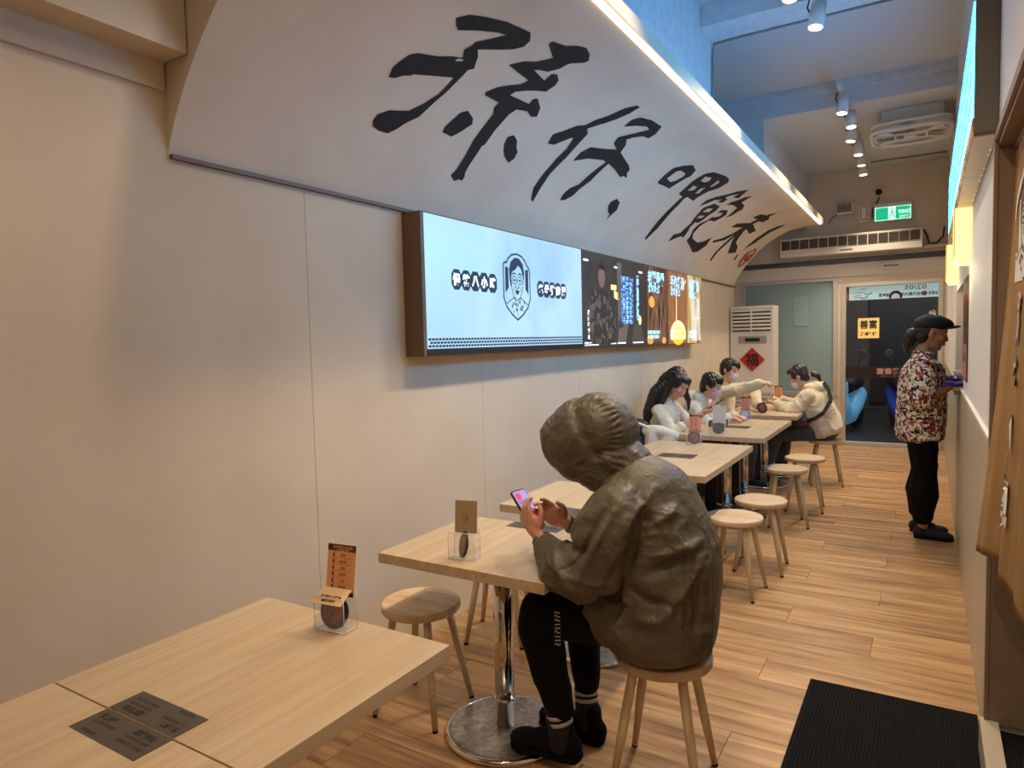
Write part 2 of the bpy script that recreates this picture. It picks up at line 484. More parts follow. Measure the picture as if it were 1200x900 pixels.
CALLIG = {"sun":[[[[2.252,0.879],[2.29,0.923],[2.362,0.953],[2.469,0.988],[2.62,1.016],[2.672,0.982],[2.678,0.942],[2.644,0.904],[2.579,0.863],[2.488,0.814],[2.52,0.789],[2.555,0.735],[2.53,0.714],[2.531,0.671],[2.51,0.582],[2.48,0.506],[2.447,0.429],[2.393,0.383],[2.361,0.344],[2.324,0.313],[2.268,0.311],[2.228,0.32],[2.212,0.344],[2.22,0.374],[2.265,0.407],[2.371,0.438],[2.433,0.496],[2.475,0.558],[2.487,0.605],[2.493,0.655],[2.407,0.629],[2.277,0.589],[2.267,0.578],[2.234,0.566],[2.2,0.54],[2.171,0.534],[2.159,0.575],[2.17,0.604],[2.196,0.652],[2.23,0.675],[2.33,0.704],[2.395,0.734],[2.452,0.752],[2.423,0.784],[2.444,0.816],[2.443,0.839],[2.475,0.871],[2.539,0.941],[2.486,0.928],[2.395,0.886],[2.314,0.84],[2.283,0.854]],[[2.423,0.727],[2.436,0.741],[2.468,0.748],[2.464,0.736],[2.433,0.724]]],[[[2.644,0.408],[2.635,0.433],[2.679,0.529],[2.713,0.55],[2.779,0.527],[2.799,0.499],[2.746,0.432],[2.715,0.404]]],[[[2.718,0.831],[2.769,0.886],[2.83,0.917],[2.888,0.98],[2.768,1.025],[2.765,1.048],[2.85,1.069],[2.892,1.106],[2.946,1.128],[3.012,1.114],[3.065,1.082],[3.06,1.059],[3.009,1.01],[2.998,0.957],[2.958,0.91],[2.902,0.893],[2.874,0.878],[3.004,0.862],[2.993,0.91],[3.028,0.925],[3.08,0.903],[3.099,0.869],[3.094,0.818],[3.024,0.795],[2.96,0.769],[2.904,0.739],[2.891,0.711],[2.97,0.715],[3.065,0.719],[3.056,0.749],[3.068,0.759],[3.083,0.766],[3.163,0.731],[3.201,0.681],[3.161,0.665],[3.101,0.682],[3.018,0.662],[2.993,0.622],[2.983,0.521],[2.98,0.433],[2.966,0.418],[2.965,0.383],[2.954,0.291],[2.954,0.261],[2.965,0.239],[2.961,0.215],[2.929,0.217],[2.902,0.202],[2.856,0.225],[2.877,0.264],[2.887,0.334],[2.879,0.44],[2.887,0.523],[2.886,0.591],[2.859,0.618],[2.866,0.651],[2.743,0.652],[2.734,0.666],[2.771,0.712],[2.828,0.749],[2.891,0.783],[2.915,0.818],[2.803,0.824]]],[[[3.121,0.477],[3.111,0.517],[3.145,0.539],[3.199,0.521],[3.237,0.483],[3.271,0.464],[3.28,0.421],[3.254,0.391],[3.19,0.414],[3.15,0.442]]]],"zai":[[[[3.465,0.579],[3.446,0.638],[3.498,0.677],[3.569,0.749],[3.626,0.773],[3.712,0.901],[3.745,0.987],[3.78,1.053],[3.817,1.057],[3.839,0.986],[3.808,0.908],[3.76,0.837],[3.696,0.78],[3.675,0.763],[3.726,0.74],[3.739,0.661],[3.735,0.544],[3.7,0.423],[3.698,0.326],[3.699,0.225],[3.664,0.241],[3.626,0.306],[3.629,0.37],[3.652,0.505],[3.67,0.601],[3.647,0.674],[3.622,0.665],[3.574,0.626],[3.528,0.587]]],[[[3.948,0.892],[3.93,0.958],[3.967,1.004],[4.064,1.035],[4.23,1.043],[4.303,0.978],[4.305,0.922],[4.224,0.91],[4.162,0.87],[4.135,0.832],[4.188,0.801],[4.222,0.741],[4.468,0.692],[4.537,0.667],[4.539,0.639],[4.597,0.606],[4.532,0.61],[4.499,0.591],[4.364,0.621],[4.221,0.637],[4.21,0.593],[4.191,0.486],[4.13,0.4],[4.106,0.348],[4.043,0.301],[3.989,0.291],[3.984,0.341],[4.013,0.387],[4.086,0.432],[4.116,0.505],[4.144,0.576],[4.177,0.638],[4.128,0.641],[3.956,0.606],[3.826,0.551],[3.829,0.618],[3.883,0.677],[4.01,0.706],[4.15,0.745],[4.054,0.769],[4.032,0.816],[4.082,0.861],[4.142,0.922],[4.193,0.972],[4.134,0.979],[4.035,0.945],[3.983,0.914]]],[[[4.657,0.368],[4.65,0.405],[4.702,0.443],[4.788,0.426],[4.824,0.365],[4.789,0.312],[4.754,0.265],[4.763,0.321],[4.718,0.326]]]],"xia":[[[[5.061,0.685],[5.037,0.768],[5.044,0.848],[5.104,0.904],[5.201,0.949],[5.341,0.926],[5.405,0.86],[5.363,0.778],[5.341,0.716],[5.334,0.687],[5.207,0.687],[5.116,0.68]],[[5.125,0.749],[5.135,0.827],[5.163,0.857],[5.293,0.858],[5.321,0.825],[5.275,0.761],[5.226,0.736]]],[[[5.568,0.688],[5.561,0.769],[5.533,0.877],[5.528,0.948],[5.601,1.005],[5.807,1.039],[5.949,1.038],[6.056,0.998],[6.068,0.909],[5.995,0.818],[5.953,0.737],[5.958,0.694],[5.772,0.699],[5.756,0.678],[5.773,0.604],[5.77,0.463],[5.762,0.343],[5.674,0.217],[5.635,0.231],[5.65,0.292],[5.662,0.415],[5.678,0.524],[5.69,0.639],[5.696,0.679]],[[5.637,0.874],[5.595,0.928],[5.706,0.953],[5.751,0.916],[5.73,0.887]],[[5.894,0.892],[5.86,0.968],[5.926,0.959],[5.939,0.897],[5.922,0.875]],[[5.651,0.747],[5.638,0.807],[5.732,0.816],[5.732,0.774]],[[5.827,0.76],[5.812,0.812],[5.871,0.851],[5.883,0.775]]]],"bao":[[[[6.186,0.678],[6.177,0.759],[6.268,0.828],[6.4,0.932],[6.521,1.075],[6.635,0.988],[6.674,0.94],[6.556,0.917],[6.547,0.978],[6.469,0.927],[6.435,0.871],[6.539,0.869],[6.546,0.814],[6.414,0.796],[6.453,0.841],[6.324,0.796],[6.271,0.742]]],[[[6.679,0.818],[6.692,0.882],[6.725,0.914],[6.752,0.973],[6.811,1.048],[6.856,0.975],[6.868,0.925],[7.028,0.913],[7.135,0.867],[7.111,0.769],[7.032,0.698],[7.021,0.779],[6.991,0.854],[6.802,0.854]]],[[[6.362,0.515],[6.332,0.6],[6.304,0.688],[6.407,0.77],[6.58,0.774],[6.624,0.716],[6.591,0.651],[6.565,0.578],[6.537,0.538]],[[6.386,0.644],[6.403,0.699],[6.507,0.724],[6.526,0.674]],[[6.39,0.57],[6.402,0.606],[6.523,0.626],[6.49,0.589]]],[[[6.685,0.601],[6.713,0.649],[6.775,0.653],[6.856,0.69],[6.832,0.735],[6.706,0.706],[6.715,0.748],[6.855,0.781],[6.962,0.734],[6.934,0.666],[6.873,0.619],[6.722,0.604],[6.643,0.515],[6.638,0.424],[6.727,0.374],[6.925,0.356],[7.084,0.391],[7.209,0.461],[7.248,0.363],[7.145,0.276],[7.0,0.243],[6.772,0.301],[6.615,0.335],[6.625,0.391],[6.554,0.46],[6.582,0.538]]],[[[6.183,0.267],[6.194,0.343],[6.325,0.385],[6.383,0.523],[6.449,0.525],[6.417,0.418],[6.388,0.441],[6.45,0.459],[6.478,0.4],[6.468,0.345],[6.4,0.358],[6.292,0.313]]]],"wei":[[[[7.662,0.857],[7.691,0.939],[7.878,0.966],[7.921,1.078],[8.0,0.963],[8.104,0.942],[8.093,0.867],[7.971,0.863],[7.925,0.794],[8.27,0.746],[8.203,0.672],[7.963,0.708],[7.934,0.69],[8.017,0.577],[8.09,0.516],[8.274,0.482],[8.397,0.408],[8.137,0.364],[8.063,0.415],[7.93,0.503],[7.851,0.571],[7.815,0.439],[7.761,0.349],[7.741,0.213],[7.682,0.227],[7.683,0.313],[7.739,0.466],[7.79,0.595],[7.664,0.492],[7.368,0.41],[7.33,0.434],[7.53,0.5],[7.698,0.596],[7.785,0.704],[7.462,0.643],[7.486,0.711],[7.709,0.766],[7.814,0.789],[7.849,0.867]]],[[[8.575,0.472],[8.605,0.64],[8.625,0.818],[8.663,0.941],[8.791,1.02],[8.806,0.913],[8.775,0.784],[8.757,0.619]]],[[[8.521,0.315],[8.513,0.403],[8.569,0.39],[8.591,0.319]]]],"seal":[[[[8.946,0.242],[8.814,0.327],[8.818,0.451],[9.008,0.565],[9.151,0.515],[9.18,0.388],[9.039,0.28]],[[8.947,0.272],[8.902,0.326],[8.903,0.436],[9.01,0.537],[9.076,0.51],[9.085,0.394],[8.986,0.295]]],[[[8.939,0.351],[8.916,0.42],[9.042,0.462],[9.105,0.455],[9.017,0.407],[9.116,0.391],[9.036,0.355]]]]}
def brush(name, polys, mat, label=None):
    bm = B()
    for loops in polys:
        vl = [[Vector((p[0], p[1], 0)) for p in l] for l in loops]
        tris = geometry.tessellate_polygon(vl)
        fl_ = [v for l in vl for v in l]
        vs = [bm.verts.new(v) for v in fl_]
        for t in tris:
            try: bm.faces.new([vs[i] for i in t])
            except ValueError: pass
    for s in SA[1:-1]:
        bmesh.ops.bisect_plane(bm, geom=bm.verts[:]+bm.edges[:]+bm.faces[:], plane_co=(0, s, 0), plane_no=(0, 1, 0))
    for v in bm.verts:
        v.co = vault_pt(v.co.x, min(max(v.co.y, .002), SA[-1]-.002), .0025)
    o = obj(name, bm, mat, vault)
    if label: o['label'] = label
for key, lab in (('sun', 'black brushed character at the near end'), ('zai', 'black brushed character second from the near end'), ('xia', 'black brushed character in the middle'), ('bao', 'black brushed character second from the far end'), ('wei', 'black brushed character at the far end')):
    brush('brush_character', CALLIG[key], M['ink'], lab)
brush('seal_mark', CALLIG['seal'], M['red_ink'], 'small red oval seal mark')
bm = B(); box(bm, 1.036, 1.060, 1.42, 9.22, 2.853, 2.858)
led = obj('led_strip', bm, M['led'], None, loc=(1.05, 1.42, 2.85))
tag(led, 'long glowing light strip along the upper rim of the curved white panel', 'light strip')

# side wall above the vault
bm = B(); box(bm, .7, .78, 1.39, 5.27, 2.93, 3.9); box(bm, 0, .78, 7.215, YB, 2.93, 3.64); struct('wall_left_upper', bm, M['beam'])
# ceilings and beams
bm = B(); box(bm, -.1, 2.6, -3, 7.21, 3.86, 3.95); struct('ceiling', bm, M['ceiling'])
bm = B(); box(bm, -.4, 2.6, 7.21, YB+.1, 3.64, 3.95); struct('ceiling_far', bm, M['ceiling'])
bm = B(); box(bm, -.1, XR+.05, 4.98, 5.27, 3.70, 3.86); struct('trim_2', bm, M['beam'])
bm = B(); box(bm, -.1, XR+.05, 7.17, 7.21, 3.78, 3.86); struct('trim_3', bm, M['beam'])
bm = B(); box(bm, -.1, XR+.05, 1.2, 1.5, 3.70, 3.86); struct('trim_4', bm, M['beam'])

# right wall with kitchen doorway and serving hatch
bm = B()
T = .11
box(bm, XR, XR+T, -3, 1.83, 0, 3.9)
box(bm, XR, XR+T, 1.83, 2.85, 2.13, 3.9)
box(bm, XR, XR+T, 2.85, 5.22, 0, 3.9)
box(bm, XR, XR+T, 5.22, 6.72, 0, 1.10)
box(bm, XR, XR+T, 5.22, 6.72, 1.82, 3.9)
box(bm, XR, XR+T, 6.72, YB+.1, 0, 3.9)
wr = struct('wall_right', bm, M['white'])
bm = B()
box(bm, XR+T, 4.6, 6.9, 7.0, 0, 3); box(bm, 4.6, 4.7, 0, 7, 0, 3); box(bm, XR+T, 4.6, -.1, 0, 0, 3); box(bm, XR+T, 4.6, 0, 7, 3.0, 3.1)
struct('wall_kitchen', bm, M['offwhite'])
bm = B(); box(bm, XR+.03, 4.6, 1.84, 2.84, .05, .098); box(bm, XR+T, 4.6, 0, 7, .06, .1); struct('floor_kitchen', bm, M['rubber'])
for a, b in ((2.865, 4.05), (4.05, 5.3), (5.3, 6.6), (6.63, 8.3), (8.3, YB)):
    bm = B(); box(bm, XR-.008, XR, a+.0015, b-.0015, 0, 1.115); obj('wood_panel', bm, M['beige_panel'], wr)
bm = B(); box(bm, XR-.014, XR, 2.865, 5.22, 1.115, 1.127); obj('chair_rail', bm, M['white'], wr)
bm = B(); box(bm, XR-.045, XR+T, 5.3, 6.72, 1.085, 1.112); obj('hatch_shelf', bm, M['trim'], wr)
bm = B()
box(bm, XR, XR+T+.01, 2.835, 2.8499, .12, 2.13); box(bm, XR, XR+T+.01, 1.83, 1.845, .12, 2.13); box(bm, XR, XR+T+.01, 1.845, 2.835, 2.115, 2.13)
box(bm, XR-.012, XR-.001, 2.83, 2.87, 0, 2.16); box(bm, XR-.012, XR-.001, 1.8, 2.83, 2.13, 2.16)
door2 = struct('door_2', bm, flat('jamb_brown', '#8c735c', .5))
bm = B(); box(bm, XR-.025, XR+.03, 1.83, 2.85, 0, .13); obj('threshold', bm, M['beige_panel'], door2)
# things seen in the kitchen through the gap below the curtain
cab = thing('kitchen_cabinet', 'brown cabinet side glimpsed below the kitchen doorway curtain', 'cabinet', (2.9, 3.0, .1))
bm = B(); box(bm, 2.56, 2.9, 2.95, 3.4, .16, .95); obj('body', bm, M['trim'], cab)
bm = B(); box(bm, 2.58, 2.9, 2.97, 3.38, .1, .16); obj('plinth', bm, M['black'], cab)
bm = B(); box(bm, 2.54, 2.92, 2.93, 3.42, .95, .98); obj('worktop', bm, M['offwhite'], cab)

# back wall
bm = B()
box(bm, -.4, -.1, YB, YB+.14, 0, 3.7)
box(bm, -.1, 1.16, YB, YB+.14, 0, .66)
box(bm, -.1, XR, YB, YB+.14, 2.25, 3.7)
box(bm, 1.16, 1.2, YB, YB+.14, 0, 2.25)
box(bm, 2.35, XR, YB, YB+.14, 0, 2.25)
box(bm, 1.2, 2.35, YB, YB+.14, 2.15, 2.25)
wb = struct('wall_back', bm, M['vault'])
bm = B(); box(bm, -.25, XR, YB-.05, YB, 2.44, 2.47); box(bm, -.25, XR, YB-.035, YB, 2.475, 2.5); struct('trim_5', bm, M['dark_alu'])
bm = B(); box(bm, -.25, XR, YB-.02, YB, 2.26, 2.43); struct('trim_6', bm, M['offwhite'])
# frosted window
bm = B()
box(bm, -.1, -.05, YB-.02, YB+.05, .66, 2.25); box(bm, 1.1, 1.16, YB-.02, YB+.05, .66, 2.25)
box(bm, -.05, 1.1, YB-.02, YB+.05, .66, .72); box(bm, -.05, 1.1, YB-.02, YB+.05, 2.21, 2.25)
win = struct('window_1', bm, M['frame_alu'])
bm = B(); box(bm, -.05, 1.1, YB+.01, YB+.03, .72, 2.21); obj('pane', bm, M['frost'], win)
bm = B(); box(bm, .60, .78, YB+.004, YB+.009, 1.62, 2.02); o = obj('paper_sheet', bm, flat('pale_teal_paper', '#8fb0ae', .5), win); o['label'] = 'pale notice showing on the frosted pane'
# glass door
bm = B()
box(bm, 1.2, 1.255, YB-.02, YB+.06, .02, 2.15); box(bm, 2.30, 2.35, YB-.02, YB+.06, .02, 2.15)
box(bm, 1.255, 2.30, YB-.02, YB+.06, 2.12, 2.15); box(bm, 1.2, 2.35, YB-.03, YB+.08, 0, .05)
door1 = struct('door_1', bm, M['frame_alu'])
bm = B(); box(bm, 1.255, 2.30, YB+.015, YB+.025, .05, 2.12); obj('glass_pane', bm, M['mirror_glass'], door1)
bm = B(); box(bm, 1.2, 2.30, YB+.0, YB+.012, .91, 1.06); band = obj('brown_band', bm, flat('brown_band', '#2a1713', .4), door1)
me = text_mesh('富香雞湯麵', .085, lambda u, v, w: (1.85+u, YB-.002, 1.0+v), width=.46, bold=.002)
obj('band_lettering', me, flat('pink_letter', '#c79a8c', .5), band)
me = text_mesh('慢熬八小時 老母雞湯', .02, lambda u, v, w: (1.83+u, YB-.002, .935+v), width=.34)
obj('band_lettering', me, flat('pink_letter2', '#a07a70', .5), band)
bm = B(); box(bm, 1.26, 2.30, YB+.03, YB+.04, 1.94, 2.115); ban = obj('banner', bm, flat('banner_blue', '#b9d6da', .5, emit=.55), door1)  # printed banner given its own emission so it looks lit
inkb = flat('banner_ink', '#26323a', .6)
me = text_mesh('02/05', .085, lambda u, v, w: (2.05+u, YB+.028, 2.075+v), mirror=True, width=.24); obj('banner_print', me, inkb, ban)
for cx_, tx, w_ in ((1.72, '營業時間', .16), (2.02, '歡迎光臨內用', .26), (2.24, '謝謝您', .1)):
    me = text_mesh(tx, .05, lambda u, v, w, cx_=cx_: (cx_+u, YB+.028, 1.99+v), mirror=True, width=w_, bold=.001); obj('banner_print', me, inkb, ban)
bm = B()
lathe(bm, [(.075, YB+.0285), (.075, YB+.0275)], (1.83, 0, 1.965), 20, 'y')
for v in bm.verts: v.co.z = max(v.co.z, 1.942)
obj('banner_print', bm, M['ink'], ban)
bm = B(); lathe(bm, [(.05, YB+.027), (.05, YB+.026)], (1.83, 0, 1.965), 20, 'y')
for v in bm.verts: v.co.z = max(v.co.z-.01, 1.942)
obj('banner_face', bm, flat('banner_face', '#cfd9d6', .5, emit=.3), ban)  # same added glow on the printed face
bm = B(); lathe(bm, [(.03, YB+.0285), (.03, YB+.0275)], (2.15, 0, 1.99), 16, 'y'); obj('banner_print', bm, flat('banner_red', '#b04a50', .5), ban)
bm = B()
rr = random.Random(3)
for i in range(9):
    a = 1.29+rr.random()*.2; z = 1.96+rr.random()*.12
    path(bm, [(a, YB+.028, z), (a+.04, YB+.028, z+.015*rr.choice((-1, 1))), (a+.09, YB+.028, z+.01)], .003, 4)
obj('banner_print', bm, inkb, ban)
bm = B(); box(bm, 1.262, 1.29, YB+.027, YB+.029, 1.94, 2.115); obj('banner_print', bm, flat('banner_orange', '#b0623f', .5), ban)
# end wall behind the camera
bm = B(); box(bm, -.1, XR+.1, -3.1, -3, 0, 3.9); struct('wall_front', bm, M['wall'])

# ---------------------------------------------------------------- outside, night street
bm = B(); box(bm, -8, 12, YB+.14, 24, -.14, -.02); struct('ground', bm, M['asphalt'])
bld = thing('building_front', 'dark building front across the street behind the glass door', 'building', (2, 15.5, 0))
bm = B(); box(bm, -6, 10, 15.5, 16, -.02, 6); obj('wall', bm, M['brick'], bld)
for i in range(5):
    bm = B(); x = -3+i*2.1; box(bm, x, x+1.5, 15.44, 15.5, .1, 2.5)
    obj('shutter', bm, flat('shutter', '#202226', .5, .3), bld)
area_light((2.0, 12.9, 4.6), (0, 0, 0), 3.5, .8, 60, (.75, .8, 1))  # added light over the street, no lamp built there
area_light((2.0, 12.7, 3.6), (1.35, 0, 0), 3.5, .5, 70, (1, .86, .7))  # added light to brighten the building front, no lamp behind it
area_light((1.8, 10.7, 2.9), (.5, 0, 0), 1.6, .3, 45, (.8, .86, 1))  # added light to bring out the scooters, without a fixture

sg = thing('reflected_sign', 'small square orange panel standing in for a sign reflected in the glass door', 'sign', (1.33, 13, 1.4))  # sign reflection in the door glass, built as a glowing box outside
bm = B(); box(bm, 1.155, 1.505, 13, 13.08, 1.40, 1.77); obj('sign_box', bm, flat('sign_frame', '#5a3b1d', .5), sg)
bm = B(); box(bm, 1.17, 1.49, 12.994, 13.0, 1.415, 1.755); obj('lit_face', bm, flat('sign_reflection', '#e6b45c', .5, emit=1.1), sg)
obj('lettering', text_mesh('善富', .15, lambda u, v, w: (1.33+u, 12.99, 1.65+v), width=.26, bold=.004), M['ink'], sg)
obj('lettering', text_mesh('雞湯麵舖', .06, lambda u, v, w: (1.33+u, 12.99, 1.49+v), width=.24, bold=.002), M['ink'], sg)
bm = B(); tube(bm, (1.33, 13.04, 1.77), (1.33, 13.04, 3.2), .012); tube(bm, (1.33, 13.04, 3.2), (1.33, 15.4, 3.2), .012); obj('hanger', bm, M['dark_alu'], sg)  # made-up hanger holding the reflection panel

def scooter(label, loc, rz, paint):
    t = thing('scooter', label, 'scooter', loc, 'scooters parked outside the door')
    # built facing -y at the origin, then rotated
    bm = B()
    for s in (1,):
        path(bm, [(0, -.62, .75), (0, -.55, .55), (0, -.5, .35), (0, -.35, .27), (0, .1, .25), (0, .3, .4), (0, .6, .55), (0, .8, .6)], [.07, .17, .2, .15, .14, .17, .16, .06], 14)
    a = obj('body', bm, paint)
    bm = B(); box(bm, -.16, .16, -.62, -.5, .3, .82, bev=.05); b = obj('front_shield', bm, paint)
    bm = B(); path(bm, [(0, 0, .68), (0, .25, .74), (0, .6, .76), (0, .78, .72)], [.1, .14, .13, .06], 12); c = obj('seat', bm, M['black'])
    parts = [a, b, c]
    for y in (-.68, .62):
        bm = B(); lathe(bm, [(.12, -.05), (.23, -.05), (.26, -.02), (.26, .02), (.23, .05), (.12, .05)], (0, y, .24), 20, 'x'); parts.append(obj('wheel', bm, M['tyre']))
    bm = B(); path(bm, [(-.34, -.42, .98), (-.2, -.5, 1.0), (0, -.55, .95), (.2, -.5, 1.0), (.34, -.42, .98)], .018, 8); tube(bm, (0, -.55, .95), (0, -.64, .5), .03); parts.append(obj('handlebar', bm, M['dark_alu']))
    for s in (-1, 1):
        bm = B(); tube(bm, (s*.25, -.46, 1.0), (s*.32, -.5, 1.18), .008); lathe(bm, [(.055, -.51), (.06, -.5), (.055, -.49)], (s*.33, 0, 1.22), 14, 'y'); parts.append(obj('mirror', bm, M['dark_alu']))
    bm = B(); lathe(bm, [(.05, -.72), (.075, -.69), (.08, -.62)], (0, 0, .72), 16, 'y'); parts.append(obj('headlamp', bm, M['head_lamp']))
    for s in (-1, 1):
        bm = B(); lathe(bm, [(.02, -.66), (.035, -.64), (.035, -.6)], (s*.11, 0, .6), 12, 'y'); parts.append(obj('turn_lamp', bm, M['head_lamp']))
    R_ = Matrix.Rotation(rz, 4, 'Z')
    for p in parts:
        p.data.transform(R_); p.parent = t
    return t
scooter('dark blue scooter parked facing the glass door', (1.9, 12.0, -.02), .25, M['scooter_blue'])
scooter('sky blue scooter at the left edge of the glass door', (1.12, 11.7, -.02), -.15, M['scooter_sky'])
scooter('black scooter parked at the right, behind the dark blue one', (2.6, 12.3, -.02), .1, flat('scooter_black', '#1b1d24', .25))
# ================================================================== SIGNS AND SCREENS
def strip(bm, pts, w, fn, closed=False):
    """a drawn line in the (u, v) plane as a thin ribbon"""
    P_ = [Vector((p[0], p[1])) for p in pts]
    if closed: P_.append(P_[0])
    for a, b in zip(P_, P_[1:]):
        d = (b-a)
        if d.length < 1e-6: continue
        d.normalize(); n = Vector((-d.y, d.x))*w/2; e = d*w*.3
        q = [a-e+n, a-e-n, b+e-n, b+e+n]
        bm.faces.new([bm.verts.new(fn(x.x, x.y, .0008)) for x in q])
def fillp(bm, loops, fn, off=.0006):
    vl = [[Vector((p[0], p[1], 0)) for p in l] for l in loops]
    fl_ = [v for l in vl for v in l]
    vs = [bm.verts.new(fn(v.x, v.y, off)) for v in fl_]
    for t in geometry.tessellate_polygon(vl):
        bm.faces.new([vs[i] for i in t])
def circ(cx, cy, rx, ry, n=20, a0=0, a1=2*PI):
    return [(cx+rx*math.cos(a0+(a1-a0)*i/(n if abs(a1-a0-2*PI) < 1e-6 else n-1)), cy+ry*math.sin(a0+(a1-a0)*i/(n if abs(a1-a0-2*PI) < 1e-6 else n-1))) for i in range(n)]
def emblem(s, fn, frame=True):
    """shield with a smiling bespectacled person in a patterned shirt; s = half height"""
    f = lambda u, v, w: fn(u*s, v*s, w)
    bm = B()
    if frame:
        sh = [(-.72, .70), (-.60, .70), (-.5, .82), (-.3, .95), (0, 1.0), (.3, .95), (.5, .82), (.6, .70), (.72, .62), (.78, .5), (.78, -.35), (.62, -.62), (.3, -.85), (0, -1), (-.3, -.85), (-.62, -.62), (-.78, -.35), (-.78, .62)]
        strip(bm, sh, .055, f, True)
        for sx in (-1, 1):
            fillp(bm, [[(sx*.68, .58), (sx*.5, .55), (sx*.5, -.05), (sx*.68, -.2)]], f)
    fillp(bm, [[(-.42, .2), (-.46, .5), (-.36, .74), (-.12, .88), (.14, .88), (.36, .72), (.44, .45), (.38, .15), (.34, .35), (.26, .55), (.08, .66), (-.1, .52), (-.3, .44), (-.34, .25), (-.33, .0), (-.38, .02)]], f)
    strip(bm, [(-.34, .2), (-.32, -.05), (-.2, -.3), (0, -.42), (.2, -.3), (.33, -.05), (.36, .2)], .03, f)
    for sx in (-1, 1):
        strip(bm, circ(sx*.16, .2, .13, .12, 16), .025, f, True)
        strip(bm, circ(sx*.16, .2, .05, .02, 6), .03, f, True)
        strip(bm, [(sx*.07, .38), (sx*.18, .42), (sx*.28, .37)], .04, f)
        strip(bm, [(sx*.1, .02), (sx*.2, -.04), (sx*.22, -.12)], .02, f)
    strip(bm, [(-.03, .2), (.03, .2)], .025, f)
    strip(bm, [(-.05, .05), (-.08, -.02), (.0, -.05), (.08, -.02), (.05, .05)], .025, f)
    fillp(bm, [[(-.13, -.1), (.13, -.1), (.08, -.2), (0, -.24), (-.08, -.2)]], f)
    strip(bm, [(-.2, -.32), (-.62, -.52)], .03, f); strip(bm, [(.2, -.32), (.62, -.52)], .03, f)
    strip(bm, [(-.18, -.34), (0, -.6), (.18, -.34)], .03, f); strip(bm, [(0, -.6), (0, -.92)], .02, f)
    rg = random.Random(7)
    for i in range(22):
        u = rg.uniform(-.6, .6); v = rg.uniform(-.8, -.45)
        if abs(u) > .62+(v+.45)*.9 or abs(u) < .05: continue
        a = rg.uniform(0, PI); l = rg.uniform(.04, .07)
        fillp(bm, [[(u+l*math.cos(a+t)*(1 if t % 3.1 < .1 else .55), v+l*math.sin(a+t)) for t in (0, 1.2, 2.4, 3.14, 4.4, 5.4)]], f)
    return bm

TX = .12
tvf = lambda cy, cz: (lambda u, v, w: (TX+.001+w, cy+u, cz+v))
tv = thing('menu_screen', 'long backlit menu board on the left wall, pale blue at its near end', 'menu board', (0, 2.6, 1.44))
bm = B(); box(bm, .001, TX-.004, 2.585, 7.30, 1.438, 2.14, bev=.003); obj('casing', bm, M['trim'], tv)
bm = B(); box(bm, TX-.004, TX, 2.61, 4.345, 1.475, 2.132); lp = obj('lit_panel', bm, M['screen_blue'], tv); lp['label'] = 'pale blue lit panel with a portrait emblem'
sink = flat('screen_ink', '#27314a', .5)
bm = B(); box(bm, TX-.004, TX+.0005, 2.61, 4.345, 1.445, 1.475)
obj('black_strip', bm, M['black'], tv)
bm = B()
n = 62
for r_ in range(3):
    for i in range(n):
        y = 2.615+(i+.5*(r_ % 2))*(1.725/n); z = 1.482+r_*.017
        fillp(bm, [[(0, 0), (.018, .0), (.022, .006), (.018, .0115), (0, .0115), (-.003, .006)]], tvf(y, z))
bd = obj('border_pattern', bm, sink, lp); bd['kind'] = 'stuff'
obj('emblem', emblem(.193, tvf(3.466, 1.822)), sink, lp)
for tx, y0, y1, zc, hh in (('慢熬八小時', 2.86, 3.20, 1.828, .105), ('老母雞高湯', 3.75, 4.06, 1.826, .10)):
    for i, ch in enumerate(tx):
        y = y0+(y1-y0)*i/4
        bm = B(); a, b = .044, hh/2
        fillp(bm, [[(-a*.5, b), (a*.5, b), (a, b*.5), (a, -b*.5), (a*.5, -b), (-a*.5, -b), (-a, -b*.5), (-a, b*.5)]], tvf(y, zc))
        h_ = obj('hexagon', bm, sink, lp)
        obj('character', text_mesh(ch, .062, lambda u, v, w, y=y, zc=zc: (TX+.0035, y+u, zc+v), bold=.0035), flat('glow_letter', '#dff2ff', .5, emit=1.0) if i == 0 else bpy.data.materials['glow_letter'], h_)
glowL = flat('glow_cyan', '#9fdcff', .5, emit=1.0)
glowW = flat('glow_white2', '#f2f4ff', .5, emit=.9)
glowY = flat('glow_yellow', '#e8cf86', .5, emit=.75)
def photo(name, y0, y1, mat, lab):
    bm = B(); box(bm, TX-.004, TX, y0, y1, 1.445, 2.132)
    o = obj(name, bm, mat, tv); o['label'] = lab; return o
def pt(parent, mat, loops, nm='printed_shape'):
    bm = B()
    for l in loops: fillp(bm, [l], lambda u, v, w: (TX+.0006+w, u, v))
    return obj(nm, bm, mat, parent)
darkp = patches('dark_photo', ['#141318', '#2a2725', '#3b352f'], 5, .4, emit=.8, tex='NOISE', pos=[.3, .55, .8])
ph1 = photo('photo_panel', 4.352, 5.60, darkp, 'dark photo panel with a standing figure and blue lettering')
